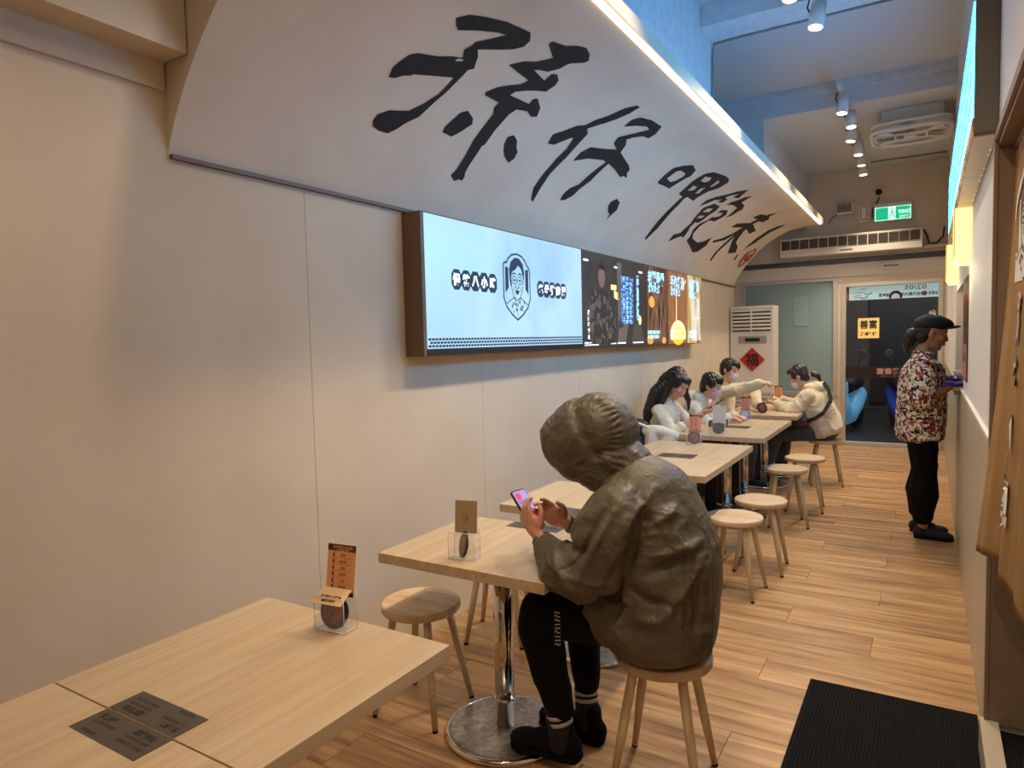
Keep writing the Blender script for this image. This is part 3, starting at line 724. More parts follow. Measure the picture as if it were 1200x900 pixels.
# standing figure with patterned shirt
figsh = patches('photo_shirt', ['#1f1c1a', '#6b6157', '#8c8072', '#2a2522'], 26, .5, emit=.4, pos=[0, .45, .7, .85])
pt(ph1, figsh, [[(4.44, 1.47), (4.46, 1.72), (4.5, 1.84), (4.62, 1.88), (4.78, 1.86), (4.9, 1.74), (4.97, 1.6), (4.9, 1.47)]], 'figure_shirt')
pt(ph1, flat('photo_face', '#7a5f50', .5, emit=.4), [circ(4.69, 1.97, .065, .085)], 'figure_face')
pt(ph1, flat('photo_hairc', '#2b2523', .5, emit=.2), [[(4.62, 1.97), (4.62, 2.06), (4.69, 2.085), (4.76, 2.05), (4.76, 1.97), (4.73, 2.02), (4.65, 2.02)]], 'figure_hair')
pt(ph1, flat('photo_stone', '#615a50', .5, emit=.4), [[(4.98, 2.1), (5.08, 2.1), (5.06, 1.7), (5.0, 1.6)], [(4.98, 1.47), (5.0, 1.58), (5.1, 1.6), (5.25, 1.72), (5.2, 1.6), (5.15, 1.47)]], 'figure_table')
pt(ph1, glowY, [[(4.86, 1.92), (4.97, 1.92), (4.97, 1.88), (4.86, 1.88)], [(4.92, 1.88), (5.02, 1.86), (5.02, 1.80), (4.92, 1.82)]], 'caption')
for y_, z_ in ((4.38, 2.06), (4.93, 2.05), (5.45, 2.05)):
    pt(ph1, glowW, [[(y_, z_), (y_+.08, z_), (y_+.08, z_+.015), (y_, z_+.015)]], 'caption')
pt(ph1, glowW, [[(4.38, 1.475), (4.5, 1.475), (4.5, 1.485), (4.38, 1.485)], [(4.38, 1.46), (4.62, 1.46), (4.62, 1.468), (4.38, 1.468)], [(4.85, 1.465), (4.95, 1.465), (4.95, 1.473), (4.85, 1.473)], [(4.98, 1.465), (5.15, 1.465), (5.15, 1.477), (4.98, 1.477)], [(5.3, 1.465), (5.55, 1.465), (5.55, 1.477), (5.3, 1.477)]], 'caption')
def vtext(parent, s, y, z0, z1, mat, size):
    ms = []
    n_ = len(s)
    for i, ch in enumerate(s):
        zc = z0+(z1-z0)*(i+.5)/n_
        ms.append(text_mesh(ch, size, lambda u, v, w, zc=zc: (TX+.0015+w, y+u, zc+v), bold=.0015))
    return obj('lettering', join_meshes(ms), mat, parent)
lines_ = ['老母雞慢火熬煮八小時鮮甜', '以雞腳雞骨與老母雞入鍋', '選用當日現宰溫體土雞肉', '不加一滴水的濃郁原味', '搭配手工細麵與時令蔬', '一碗溫暖人心的好湯頭', '家鄉味道傳承三代人']
for i, s in enumerate(lines_):
    vtext(ph1, s, 5.08+i*.037, 2.0, 1.62, glowL if i % 2 else flat('glow_blue', '#4f8fe6', .5, emit=1.0) if i == 0 else bpy.data.materials['glow_blue'], .034)
vtext(ph1, '一碗雞湯的溫暖記憶', 5.42, 2.04, 1.66, glowL, .055)
vtext(ph1, '孫仔呷飽未', 4.45, 1.72, 1.5, glowW, .036)
pt(ph1, flat('photo_hood', '#4a423c', .5, emit=.4), [[(5.28, 1.47), (5.32, 1.6), (5.42, 1.64), (5.52, 1.58), (5.58, 1.47)]], 'figure_coat')
pt(ph1, glowY, [circ(5.47, 1.655, .035, .04)], 'figure_face')
cols = [('brown_photo', 5.605, 6.21, ['#120b09', '#33190f', '#7a4a26', '#1c100c'], 'dark photo panel with brown stems and blue captions', '老饕最愛'),
        ('tan_photo', 6.215, 6.80, ['#6b3f22', '#a36a3c', '#8a5530', '#c58a4e'], 'brown wooden photo panel with a steaming bowl', '手作雞湯'),
        ('cream_photo', 6.805, 7.29, ['#3a2a1c', '#b9975a', '#d8c07e', '#e8dba8'], 'cream and yellow photo panel at the far end', '金黃麵線')]
for nm, y0, y1, cc, lab, tx in cols:
    mm = patches(nm, cc, 2.2, .4, emit=.95, tex='NOISE', stretch=(1, 5, 1.2), pos=[.3, .45, .6, .75], distort=.5)
    p_ = photo('photo_panel', y0, y1, mm, lab)
    w_ = y1-y0
    obj('lettering', text_mesh(tx, .13, lambda u, v, w: (TX+.0015+w, (y0+y1)/2-.03+u, 2.03+v), width=w_*.72, bold=.004), glowL, p_)
    obj('lettering', text_mesh('溫體現宰土雞', .07, lambda u, v, w: (TX+.0015+w, (y0+y1)/2-.08+u, 1.935+v), width=w_*.5, bold=.002), glowL, p_)
    pt(p_, glowL, [[(y0+.05, 1.50), (y0+w_*.55, 1.50), (y0+w_*.55, 1.53), (y0+.05, 1.53)], [(y0+.05, 1.54), (y0+w_*.6, 1.54), (y0+w_*.6, 1.57), (y0+.05, 1.57)]], 'caption')
    if nm == 'tan_photo':
        pt(p_, flat('bowl_rim', '#d9cdb4', .5, emit=.8), [circ(6.5, 1.53, .24, .14, 24, -.35, PI+.35)], 'bowl')
        pt(p_, flat('bowl_soup', '#e3a92f', .5, emit=.9), [circ(6.5, 1.53, .2, .1, 20)], 'soup')
        pt(p_, glowY, [[(6.43, 1.92), (6.46, 1.92), (6.46, 1.62), (6.43, 1.62)], [(6.58, 1.98), (6.6, 1.97), (6.76, 2.06), (6.74, 2.075)]], 'noodles')
    if nm == 'brown_photo':
        bm = B()
        rg = random.Random(5)
        for i in range(9):
            y = 5.7+rg.random()*.42
            strip(bm, [(y, 1.47), (y+rg.uniform(-.06, .06), 1.65), (y+rg.uniform(-.08, .1), 1.9)], rg.uniform(.008, .02), lambda u, v, w: (TX+.0006+w, u, v))
        obj('stems', bm, flat('stem_photo', '#8c6a4a', .5, emit=.6), p_)
        pt(p_, flat('orange_photo', '#dc9a4a', .5, emit=.8), [circ(5.76, 1.82, .07, .05), circ(5.72, 1.49, .08, .04), circ(6.08, 1.48, .05, .03)], 'garnish')
    if nm == 'cream_photo':
        bm = B()
        for i in range(14):
            strip(bm, [(6.93+i*.022, 1.95-i*.004), (6.95+i*.022, 1.7), (6.93+i*.024, 1.47)], .006, lambda u, v, w: (TX+.0006+w, u, v))
        obj('noodles', bm, glowW, p_)

# menu light box high on the right wall
LX = 2.315
lb = thing('menu_lightbox', 'cyan glowing menu light box high on the right wall', 'menu board', (XR, 2.85, 2.17))
bm = B(); box(bm, LX+.004, XR-.001, 2.847, 6.1, 2.17, 2.615, bev=.002); obj('casing', bm, flat('box_grey', '#6b655d', .5), lb)
cy = flat('cyan_panel', '#5f9fd8', .4)
cyb = cy.node_tree.nodes['Principled BSDF']; cyb.inputs['Emission Color'].default_value = (.024, .40, .95, 1); cyb.inputs['Emission Strength'].default_value = 15.5
bm = B(); box(bm, LX, LX+.004, 2.853, 6.095, 2.225, 2.61); cp = obj('lit_panel', bm, cy, lb)
op = patches('orange_photo2', ['#3a1e10', '#a5602a', '#e0b060', '#5a2a16'], 5, .5, emit=.7, tex='NOISE', pos=[.3, .45, .6, .72])
bm = B(); box(bm, LX, LX+.004, 2.853, 6.095, 2.178, 2.225); obj('photo_strip', bm, op, lb)
lbf = lambda y, z: (lambda u, v, w: (LX-.0012-w, y-u, z+v))
inkb2 = flat('menu_ink', '#1c4f7c', .6); inkp = flat('menu_ink2', '#3a2f5c', .6)
dish = ['招牌雞湯麵', '人參雞湯麵', '蛤蜊雞湯麵', '麻油雞麵線', '香菇雞湯飯', '剝皮辣椒雞', '老母雞高湯', '古早味滷肉', '乾拌麵套餐', '燙青菜一份']
for i, s in enumerate(dish):
    for j in range(4):
        zc = 2.56-j*.088
        me = text_mesh(dish[(i+j*3) % 10]+' '+str(80+10*((i*j) % 7)), .05, lbf(3.02+i*.32, zc), width=.27, bold=.005)
        obj('menu_line', me, inkb2 if (i+j) % 3 else inkp, cp)
bm = B()
for i in range(16):
    lathe(bm, [(.0025, XR-.012), (.0025, XR-.004)], (0, 2.9+i*.17+.05*math.sin(i*2.3), 2.165), 6, 'x')
ob = obj('light_chain', bm, flat('tiny_bulbs', '#fff2d0', .4, emit=3), lb); ob['kind'] = 'stuff'
bm = B()
for y0 in (2.87, 3.6, 4.33, 5.06):
    box(bm, LX+.006, XR-.003, y0, y0+.72, 2.163, 2.1695)
obj('bottom_panel', bm, M['offwhite'], lb)

def sconce(y, label):
    t = thing('wall_lantern', label, 'lamp', (XR, y, 1.87), 'paper lanterns on the right wall')
    bm = B()
    prism(bm, [(XR-.001, 2.165), (LX-.005, 2.165), (LX-.005, 1.90), (LX+.015, 1.865), (XR-.001, 1.865)], lambda u, v, t_: (u, t_, v), y, y+.17)
    obj('shade', bm, M['lantern'], t, bevel=.003)
    bm = B()
    for yy in (y-.003, y+.167):
        box(bm, LX-.008, LX-.002, yy, yy+.006, 1.90, 2.17)
    box(bm, LX-.008, XR-.002, y-.003, y+.173, 2.163, 2.168); box(bm, LX-.008, LX-.002, y-.003, y+.173, 1.897, 1.903)
    obj('frame', bm, M['lantern_frame'], t)
    bm = B(); box(bm, XR-.008, XR-.0005, y+.05, y+.12, 1.95, 2.1); obj('bracket', bm, M['dark_alu'], t)
    l = bpy.data.lights.new('lantern_glow', 'POINT'); l.energy = 1.6; l.color = (1, .78, .42); l.shadow_soft_size = .06
    lo = bpy.data.objects.new('lantern_glow', l); lo.location = (LX-.06, y+.08, 1.82); COL.objects.link(lo)
sconce(4.45, 'nearer glowing yellow box lantern under the cyan light box')
sconce(6.3, 'farther glowing yellow box lantern beyond the light box end')

# poster beside the hatch
pr = thing('poster', 'narrow dark brown food poster beside the serving hatch', 'poster', (XR, 4.66, 1.21))
bm = B(); box(bm, XR-.006, XR-.0005, 4.66, 5.2, 1.205, 1.82); obj('sheet', bm, patches('poster_photo', ['#241a18', '#4a3028', '#8a5a44', '#2f2420'], 7, .5, tex='NOISE', pos=[.35, .5, .62, .72]), pr)
bm = B(); box(bm, XR-.0085, XR-.006, 4.68, 5.18, 1.22, 1.42); obj('caption_panel', bm, flat('poster_pink', '#b57f6c', .6), pr)
obj('lettering', text_mesh('呷飽未', .16, lambda u, v, w: (XR-.0092, 4.93-u, 1.66+v), width=.42, bold=.004), flat('poster_red', '#b0493a', .6), pr)
obj('lettering', text_mesh('孫仔請呷飯', .06, lambda u, v, w: (XR-.0098, 4.93-u, 1.34+v), width=.4), M['maroon'], pr)

# noren curtain in the kitchen doorway
cur = thing('door_curtain', 'ochre linen split curtain with white print in the kitchen doorway', 'curtain', (2.42, 2.45, .8))
def cpos(y, z, off=0):
    t = max((2.1-z)/1.32, 0)
    if y > 2.435: w = (y-2.438)/.404; sw, dy = .088*w+.012, .13*w+.02
    else: w = (y-1.86)/.572; sw, dy = .050*w+.012, .11*w+.02
    x = 2.437-sw*t**1.4+.006*math.sin(y*22+z*1.5)*(.35+.65*t)+.0015*math.sin(y*60+z*5)
    return Vector((x-off, y-dy*t**1.3, z))
for (a, b, zb0, zb1) in ((2.438, 2.842, .80, .77), (1.86, 2.432, .76, .80)):
    bm = B(); ny, nz = 40, 50
    g = [[bm.verts.new(cpos(a+(b-a)*i/ny, 2.1-(2.1-(zb0+(zb1-zb0)*i/ny))*j/nz)) for i in range(ny+1)] for j in range(nz+1)]
    for j in range(nz):
        for i in range(ny):
            f = bm.faces.new((g[j][i], g[j][i+1], g[j+1][i+1], g[j+1][i])); f.smooth = True
    o = obj('curtain_panel', bm, M['curtain'], cur, recalc=False)
    s_ = o.modifiers.new('thick', 'SOLIDIFY'); s_.thickness = .0025; s_.offset = 0
bm = B(); tube(bm, (2.44, 1.85, 2.1), (2.44, 2.834, 2.1), .011); obj('rod', bm, M['trim'], cur)
wprint = flat('curtain_print', '#d6cfc2', .8)
bm = emblem(.16, lambda u, v, w: cpos(2.50-u*1.25, 1.80+v, .0045+w*.5), frame=False)
obj('portrait_print', bm, M['brown_print'], cur)
bm = B()
pts = circ(0, .02, .115, .155, 30)
for i in range(12):
    for j in range(14):
        u0, u1 = -.12+i*.02, -.10+i*.02; v0, v1 = -.155+j*.0225, -.1325+j*.0225
        uc, vc = (u0+u1)/2, (v0+v1)/2
        if (uc/.105)**2+((vc-.0)/.16)**2 < 1 or vc < -.07:
            bm.faces.new([bm.verts.new(cpos(2.50-u*1.1, 1.80+v, .0033)) for u, v in ((u0, v0), (u1, v0), (u1, v1), (u0, v1))])
obj('portrait_ground', bm, wprint, cur)
bm = B(); strip(bm, circ(0, -.01, .15, .19, 14, .3, PI-.3), .022, lambda u, v, w: cpos(2.50-u*1.1, 1.80+v, .0045)); obj('arc_print', bm, wprint, cur)
for ch, z in (('孫', 1.53), ('仔', 1.36), ('呷', 1.19), ('飽', 1.02)):
    obj('printed_character', text_mesh(ch, .15, lambda u, v, w, z=z: cpos(2.455-u*1.1, z+v, .008), bold=.008), wprint, cur)

# ================================================================== CEILING GEAR
rail = thing('lighting_track', 'thin white ceiling rail carrying the far row of spotlights', 'track', (1.52, 6.5, 3.62))
bm = B(); box(bm, 1.505, 1.535, 6.5, 9.6, 3.605, 3.635); obj('rail', bm, M['offwhite'], rail)
bm = B(); box(bm, 1.505, 1.535, .2, 5.0, 3.665, 3.695)
rail2 = tag(obj('lighting_track', bm, M['offwhite'], None, loc=(1.52, 2.6, 3.66)), 'thin ceiling rail nearer the camera, carrying the large spotlight', 'track')
bm = B()
for y in (.25, 1.0, 4.9): tube(bm, (1.52, y, 3.69), (1.52, y, 3.86), .006)
obj('hanger', bm, M['conduit'], rail2)
def spot(loc, tgt, label, rz, z0=3.605):
    t = thing('spotlight', label, 'lamp', (loc[0], loc[1], loc[2]), 'white ceiling spotlights')
    L_ = Vector(loc); d = (Vector(tgt)-L_).normalized()
    d = (d+Vector((0, 0, -1.6))).normalized()
    top = L_-d*.15
    bm = B()
    tube(bm, top, L_, .046, .048, 20)
    obj('lamp_housing', bm, M['white'], t)
    bm = B(); tube(bm, L_+d*.0005, L_+d*.003, .038, .038, 20); obj('lens', bm, M['lens'], t)
    side = d.cross(Vector((0, 1, 0))).normalized()
    mid = L_-d*.1
    bm = B(); path(bm, [mid-side*.048, mid-side*.062+Vector((0, 0, .03)), mid-side*.05+Vector((0, 0, .08)), Vector((1.52, loc[1], z0))], .006, 6); obj('yoke', bm, M['dark_alu'], t)
    bm = B(); box(bm, 1.508, 1.532, loc[1]-.05, loc[1]+.05, z0-.02, z0-.001); obj('adapter', bm, M['white'], t)
    return d, L_
SPOTS = [((1.57, 4.76, 3.42), (.6, 3.9, .7), 'largest and nearest white cylinder spotlight, its face fully in view', 3.665),
         ((1.50, 4.28, 3.42), (1.6, 3.0, 0), 'spotlight cut by the top edge beside the nearest one', 3.665),
         ((1.53, 6.70, 3.42), (.8, 6.0, .7), 'first spotlight of the far row, cut short by the beam', 3.605),
         ((1.56, 7.19, 3.42), (1.9, 6.4, 0), 'second spotlight of the far row', 3.605),
         ((1.51, 7.71, 3.42), (.5, 7.4, .7), 'third spotlight of the far row', 3.605),
         ((1.53, 8.34, 3.42), (1.4, 7.8, 0), 'fourth spotlight of the far row', 3.605),
         ((1.52, 8.88, 3.42), (1.2, 9.2, .8), 'fifth spotlight of the far row', 3.605),
         ((1.50, 9.41, 3.42), (1.9, 9.5, .3), 'last spotlight of the far row, nearest the exit sign', 3.605)]
POW = [95, 85, 60, 70, 65, 75, 85, 85]
for (lc, tg, lab, z0), pw in zip(SPOTS, POW):
    d, L_ = spot(lc, tg, lab, 0, z0)
    spot_light(L_+d*.02, tg, pw, 88, WARM, .03, .7)
# spotlights on the same rail above and behind the camera, outside the frame
for lc, tg, pw in (((1.55, 2.9, 3.5), (1.25, 2.3, .7), 100), ((1.5, 1.5, 3.5), (.6, 1.2, .7), 46), ((1.5, .45, 3.5), (.7, .9, .7), 24), ((1.6, .9, 3.5), (2.0, 2.6, 0), 55)):
    spot_light(lc, tg, pw, 84, (1, .77, .54), .03, .7)
area_light((1.05, 5.3, 2.84), (0, 0, 0), .03, 7.6, 22, (1, .86, .68))

# ceiling fan
fan = thing('ceiling_fan', 'square white cassette circulation fan on the far ceiling', 'fan', (2.03, 7.85, 3.4))
bm = B(); box(bm, 1.78, 2.3, 7.62, 8.1, 3.5, 3.64, bev=.01); obj('mount_box', bm, M['offwhite'], fan)
bm = B()
cx, cyy, hs = 2.03, 7.86, .34
sq = [(cx+hs*math.copysign(abs(math.cos(t))**.45, math.cos(t)), cyy+hs*math.copysign(abs(math.sin(t))**.45, math.sin(t))) for t in [2*PI*i/40 for i in range(40)]]
path(bm, [(x, y, 3.43) for x, y in sq]+[(sq[0][0], sq[0][1], 3.43)], .02, 8)
path(bm, [(x, y, 3.49) for x, y in sq]+[(sq[0][0], sq[0][1], 3.49)], .015, 8)
obj('frame', bm, M['white'], fan)
bm = B()
for ex_, ey_, ra, rb in ((0, .20, .27, .105), (0, -.20, .27, .105), (.22, 0, .09, .2), (-.22, 0, .09, .2)):
    path(bm, [(cx+ex_+ra*math.cos(t), cyy+ey_+rb*math.sin(t), 3.425) for t in [2*PI*i/24 for i in range(25)]], .012, 8)
lathe(bm, [(.05, 3.40), (.06, 3.41), (.06, 3.46)], (cx, cyy, 0), 20)
obj('guard_arm', bm, M['white'], fan)
for i in range(3):
    bm = B(); a = i*2*PI/3+.4
    pr_ = [(.05, -.02), (.15, -.07), (.27, -.06), (.29, .02), (.2, .05), (.06, .03)]
    prism(bm, pr_, lambda u, v, t_: (cx+u*math.cos(a)-v*math.sin(a), cyy+u*math.sin(a)+v*math.cos(a), 3.455+v*.35+t_), 0, .004)
    obj('blade', bm, flat('fan_blade', '#8f9a97', .3) if i == 0 else bpy.data.materials['fan_blade'], fan)
# conduits
def cable(name, pts, r, mat, label, cat):
    bm = B(); path(bm, pts, r, 6)
    return tag(obj(name, bm, mat, None, loc=pts[0]), label, cat)
cable('conduit', [(.79, 5.28, 3.1), (.79, 5.285, 3.60), (.80, 5.285, 3.69), (1.0, 5.285, 3.694), (2.36, 5.285, 3.694)], .009, M['conduit'], 'thin pipe climbing the left wall and crossing the near beam', 'pipe')
cable('conduit', [(1.56, 9.7, 3.62), (1.7, 9.72, 3.625), (2.36, 9.72, 3.625)], .009, M['conduit'], 'thin pipe across the far ceiling behind the fan', 'pipe')
cable('cable', [(1.64, 10.085, 3.25), (1.60, 10.085, 3.17), (1.56, 10.085, 3.10), (1.555, 10.085, 2.98)], .008, M['black'], 'short black cable hanging below the round camera', 'cable')
cable('cable', [(2.13, 10.06, 2.78), (2.17, 10.07, 2.70), (2.19, 10.07, 2.61), (2.27, 10.07, 2.60), (2.34, 10.07, 2.68), (2.35, 10.07, 2.80)], .009, M['black'], 'looping black cable right of the wall air conditioner', 'cable')
cable('cable', [(1.04, 10.07, 2.98), (1.09, 10.07, 3.05), (1.16, 10.07, 3.08)], .006, M['black'], 'short dark cable left of the grey speaker box', 'cable')

# wall units on the back wall
ac = thing('wall_air_conditioner', 'long beige wall air conditioner with dark grille cells above the door', 'air conditioner', (1.29, 10, 2.56))
bm = B(); box(bm, .46, 2.12, 9.88, 10.09, 2.545, 2.79, bev=.008); acb = obj('casing', bm, M['offwhite'], ac)
for i in range(14):
    x0 = .485+i*(1.62/14)
    bm = B(); box(bm, x0, x0+1.62/14-.012, 9.872, 9.8795, 2.645, 2.765); cell = obj('grille_cell', bm, M['grille'], ac)
    bm = B()
    for j in range(5): box(bm, x0, x0+1.62/14-.012, 9.866, 9.872, 2.652+j*.023, 2.662+j*.023)
    obj('louvre', bm, flat('louvre_brown', '#4a3d33', .6) if i == 0 else bpy.data.materials['louvre_brown'], cell)
bm = B(); box(bm, 2.14, 2.36, 10.0, 10.09, 2.55, 2.575); obj('ledge', bm, M['offwhite'], ac)
bm = B(); box(bm, 1.2, 1.35, 9.8765, 9.8795, 2.585, 2.597); obj('name_plate', bm, M['dark_alu'], ac)
ex = thing('exit_sign', 'glowing green emergency exit sign on the back wall', 'sign', (1.79, 10.08, 2.94))
bm = B(); box(bm, 1.58, 2.005, 10.03, 10.095, 2.925, 3.155, bev=.004); obj('casing', bm, M['offwhite'], ex)
bm = B(); box(bm, 1.592, 1.993, 10.024, 10.03, 2.935, 3.105); ef = obj('lit_face', bm, M['exit'], ex)
exf = lambda u, v, w: (1.792+u, 10.0225-w, 3.02+v)
bm = B(); fillp(bm, [[(-.05, -.08), (.03, -.08), (.03, .08), (-.05, .08)]], exf); obj('doorway_symbol', bm, M['exitw'], ef)
bm = B()
exg = lambda u, v, w: (1.792+u, 10.0205-w, 3.02+v)
strip(bm, [(-.01, .055), (-.008, .06)], .02, exg); strip(bm, [(-.012, .04), (-.005, .0), (-.03, -.03), (-.035, -.065)], .014, exg)
strip(bm, [(-.005, .0), (.012, -.025), (.02, -.06)], .013, exg); strip(bm, [(-.035, .01), (-.012, .03), (.015, .005)], .009, exg)
obj('running_figure', bm, M['exit'], ef)
obj('lettering', text_mesh('緊急出口', .05, lambda u, v, w: (1.92+u, 10.021, 3.03+v), width=.13, bold=.001), M['exitw'], ef)
obj('lettering', text_mesh('EXIT', .04, lambda u, v, w: (1.92+u, 10.021, 2.97+v), width=.1), M['exitw'], ef)
bm = B(); strip(bm, [(-.196, -.08), (.196, -.08), (.196, .08), (-.196, .08)], .006, exf, True); obj('border', bm, M['exitw'], ef)
sp = thing('speaker', 'grey wall speaker left of the exit sign', 'speaker', (1.24, 10.08, 3.06))
bm = B(); box(bm, 1.14, 1.34, 10.0, 10.095, 3.07, 3.21, bev=.015); obj('casing', bm, M['white'], sp)
bm = B(); box(bm, 1.152, 1.325, 9.994, 10.001, 3.092, 3.2, bev=.002); obj('front_cloth', bm, flat('speaker_grey', '#77726c', .7), sp)
bm = B(); box(bm, 1.21, 1.25, 9.990, 9.9945, 3.14, 3.15); obj('badge', bm, M['black'], sp)
em = thing('emergency_lamp', 'small upright off-white box between the speaker and exit sign', 'lamp', (1.465, 10.08, 2.95))
bm = B(); box(bm, 1.405, 1.525, 10.03, 10.095, 2.94, 3.155, bev=.005); obj('casing', bm, M['offwhite'], em)
bm = B(); box(bm, 1.42, 1.51, 10.024, 10.031, 2.965, 3.14); obj('front_plate', bm, flat('lamp_plate', '#a9a394', .4), em)
bm = B(); box(bm, 1.44, 1.49, 10.018, 10.0245, 2.985, 3.12); obj('diffuser', bm, M['white'], em)
cm = thing('security_camera', 'round dome camera high on the back wall', 'camera', (1.64, 10.08, 3.31))
bm = B(); lathe(bm, [(.065, 10.095), (.068, 10.06), (.055, 10.03), (.03, 10.0)], (1.64, 0, 3.32), 22, 'y'); obj('housing', bm, M['offwhite'], cm)
bm = B(); lathe(bm, [(.042, 10.03), (.04, 10.005), (.026, 9.985), (.008, 9.975)], (1.635, 0, 3.305), 18, 'y'); obj('lens_dome', bm, M['black'], cm)
sm = thing('door_sensor', 'small white box on the beam above the glass door', 'sensor', (1.78, 10.07, 2.33))
bm = B(); box(bm, 1.67, 1.89, 10.03, 10.079, 2.325, 2.40, bev=.004); obj('casing', bm, M['white'], sm)
bm = B(); box(bm, 1.69, 1.87, 10.026, 10.031, 2.345, 2.375); obj('window', bm, flat('sensor_window', '#8f8a82', .3), sm)

# floor-standing air conditioner
a2 = thing('standing_air_conditioner', 'tall beige floor air conditioner in the far left corner', 'air conditioner', (.275, 9.12, 0))
bm = B(); box(bm, .01, .545, 8.98, 9.30, .05, 1.88, bev=.008); obj('casing', bm, M['offwhite'], a2)
bm = B(); box(bm, .03, .525, 9.0, 9.28, 0, .05); obj('plinth', bm, M['dark_alu'], a2)
bm = B(); box(bm, .045, .51, 8.972, 8.981, 1.56, 1.84); gv = obj('outlet', bm, flat('outlet_dark', '#3e3833', .7), a2)
for i in range(6):
    z = 1.578+i*.046
    bm = B(); box(bm, .045, .51, 8.955, 8.973, z, z+.027, bev=.004); obj('louvre', bm, M['offwhite'], a2)
bm = B(); box(bm, .27, .285, 8.95, 8.973, 1.56, 1.84); obj('divider', bm, M['offwhite'], a2)
bm = B(); box(bm, .12, .46, 8.972, 8.981, 1.405, 1.50, bev=.002); cpn = obj('control_panel', bm, flat('ctrl_grey', '#9a938a', .4), a2)
bm = B(); box(bm, .2, .38, 8.967, 8.9725, 1.43, 1.475); obj('display', bm, M['black'], cpn)
bm = B(); box(bm, .045, .51, 8.972, 8.981, .25, .78); obj('intake', bm, flat('intake_grey', '#a8a195', .6), a2)
for i in range(9):
    z = .28+i*.055
    bm = B(); box(bm, .05, .505, 8.962, 8.973, z, z+.012); obj('intake_slat', bm, M['offwhite'], a2)
fu = thing('fortune_paper', 'red diamond new-year paper stuck on the standing air conditioner', 'paper', (.3, 8.975, 1.2))
bm = B(); prism(bm, [(.155, 0), (0, .155), (-.155, 0), (0, -.155)], lambda u, v, t_: (.285+u, 8.97+t_, 1.2+v), 0, .002); obj('sheet', bm, flat('fu_red', '#b3201c', .6), fu)
obj('character', text_mesh('福', .17, lambda u, v, w: (.285+u, 8.9695-w, 1.2+v), bold=.004), M['ink'], fu)

# door mat
mt = thing('door_mat', 'black ribbed rubber mat by the kitchen doorway', 'mat', (2.07, 2.7, 0))
bm = B(); box(bm, 1.775, 2.375, 2.12, 3.112, 0.0005, .007, bev=.002); obj('base', bm, M['rubber'], mt)
bm = B()
for i in range(48):
    x = 1.79+i*.0122
    for y0, y1 in ((2.135, 3.098),):
        box(bm, x, x+.0065, y0, y1, .007, .0115)
rb = obj('ribs', bm, M['rubber'], mt); rb['kind'] = 'stuff'

# ================================================================== TABLES
def make_table():
    t = thing('table', 'x', 'table')
    bm = B(); hx, hy = .349, .299
    box(bm, -hx, hx, -hy, hy, .698, .735, bev=.0015)
    bmesh.ops.recalc_face_normals(bm, faces=bm.faces)
    for f in bm.faces: f.material_index = 0 if f.normal.z > .5 else 1
    obj('tabletop', bm, [M['table'], M['table_edge']], t)
    bm = B(); lathe(bm, [(.20, .0), (.226, .004), (.232, .012), (.226, .021), (.205, .024), (.05, .030)], seg=56); obj('base_disc', bm, [M['brushed']], t)
    bm = B(); lathe(bm, [(.222, .0), (.2335, .003), (.236, .011), (.2315, .02), (.222, .0245), (.2175, .022), (.2175, .003)], seg=64); obj('base_rim', bm, M['chrome'], t)
    bm = B(); lathe(bm, [(.038, .028), (.038, .692)], seg=36); obj('column', bm, M['chrome'], t)
    bm = B(); lathe(bm, [(.039, .13), (.0425, .133), (.0425, .139), (.039, .142)], seg=36); obj('collar', bm, M['chrome'], t)
    bm = B(); box(bm, -.2, .2, -.025, .025, .686, .698); box(bm, -.025, .025, -.2, .2, .686, .698); obj('support_plate', bm, M['dark_alu'], t)
    bm = B(); box(bm, -.117, .12, .222, .298, .7352, .736); st = obj('sticker', bm, M['sticker'], t)
    ms = []
    def tf(cx, cy_): return lambda u, v, w: (cx+u, cy_+v, .7362)
    ms += [text_mesh('線上點餐', .018, tf(-.07, .28), width=.06, bold=.0006), text_mesh('掃描點餐', .018, tf(.06, .28), width=.07, bold=.001), text_mesh('加入會員享優惠', .01, tf(-.06, .262), width=.075), text_mesh('內用請先點餐', .01, tf(.06, .262), width=.075), text_mesh('謝謝您的光臨', .01, tf(.06, .246), width=.08), text_mesh('服務時間', .011, tf(-.06, .232), width=.05)]
    for m_ in ms: obj('print', m_, M['sticker_ink'], st)
    return t
TG = 'square pedestal tables along the left wall'
TB = [(.8175, .443, 0, 'nearest table, cut off by the lower left corner of the photo'),
      (.8175, 1.045, PI, 'table with the orange menu card, in the left foreground'),
      (.82, 2.135, 0, 'table where the hooded man leans, holding the kraft card stand'),
      (.82, 2.97, PI, 'table right behind the hooded man\'s phone'),
      (.81, 3.99, 0, 'table with a bare glossy top, seen past the hooded man\'s back'),
      (.81, 4.592, PI, 'table carrying the salmon card with the maroon medallion'),
      (.81, 5.56, 0, 'table in front of the long-haired woman, with the grey-white card'),
      (.81, 6.162, PI, 'table carrying the blue-rimmed medallion'),
      (.80, 7.1, 0, 'second table from the back, beside the hoodie woman\'s knees'),
      (.80, 7.702, PI, 'farthest table, with the small orange card')]
tp = make_table()
for i, (x, y, rz, lab) in enumerate(TB):
    if i == 0:
        o = tp; o.location = (x, y, 0); o['label'] = lab; o['group'] = TG
    else:
        dup(tp, (x, y, 0), rz, lab, TG)

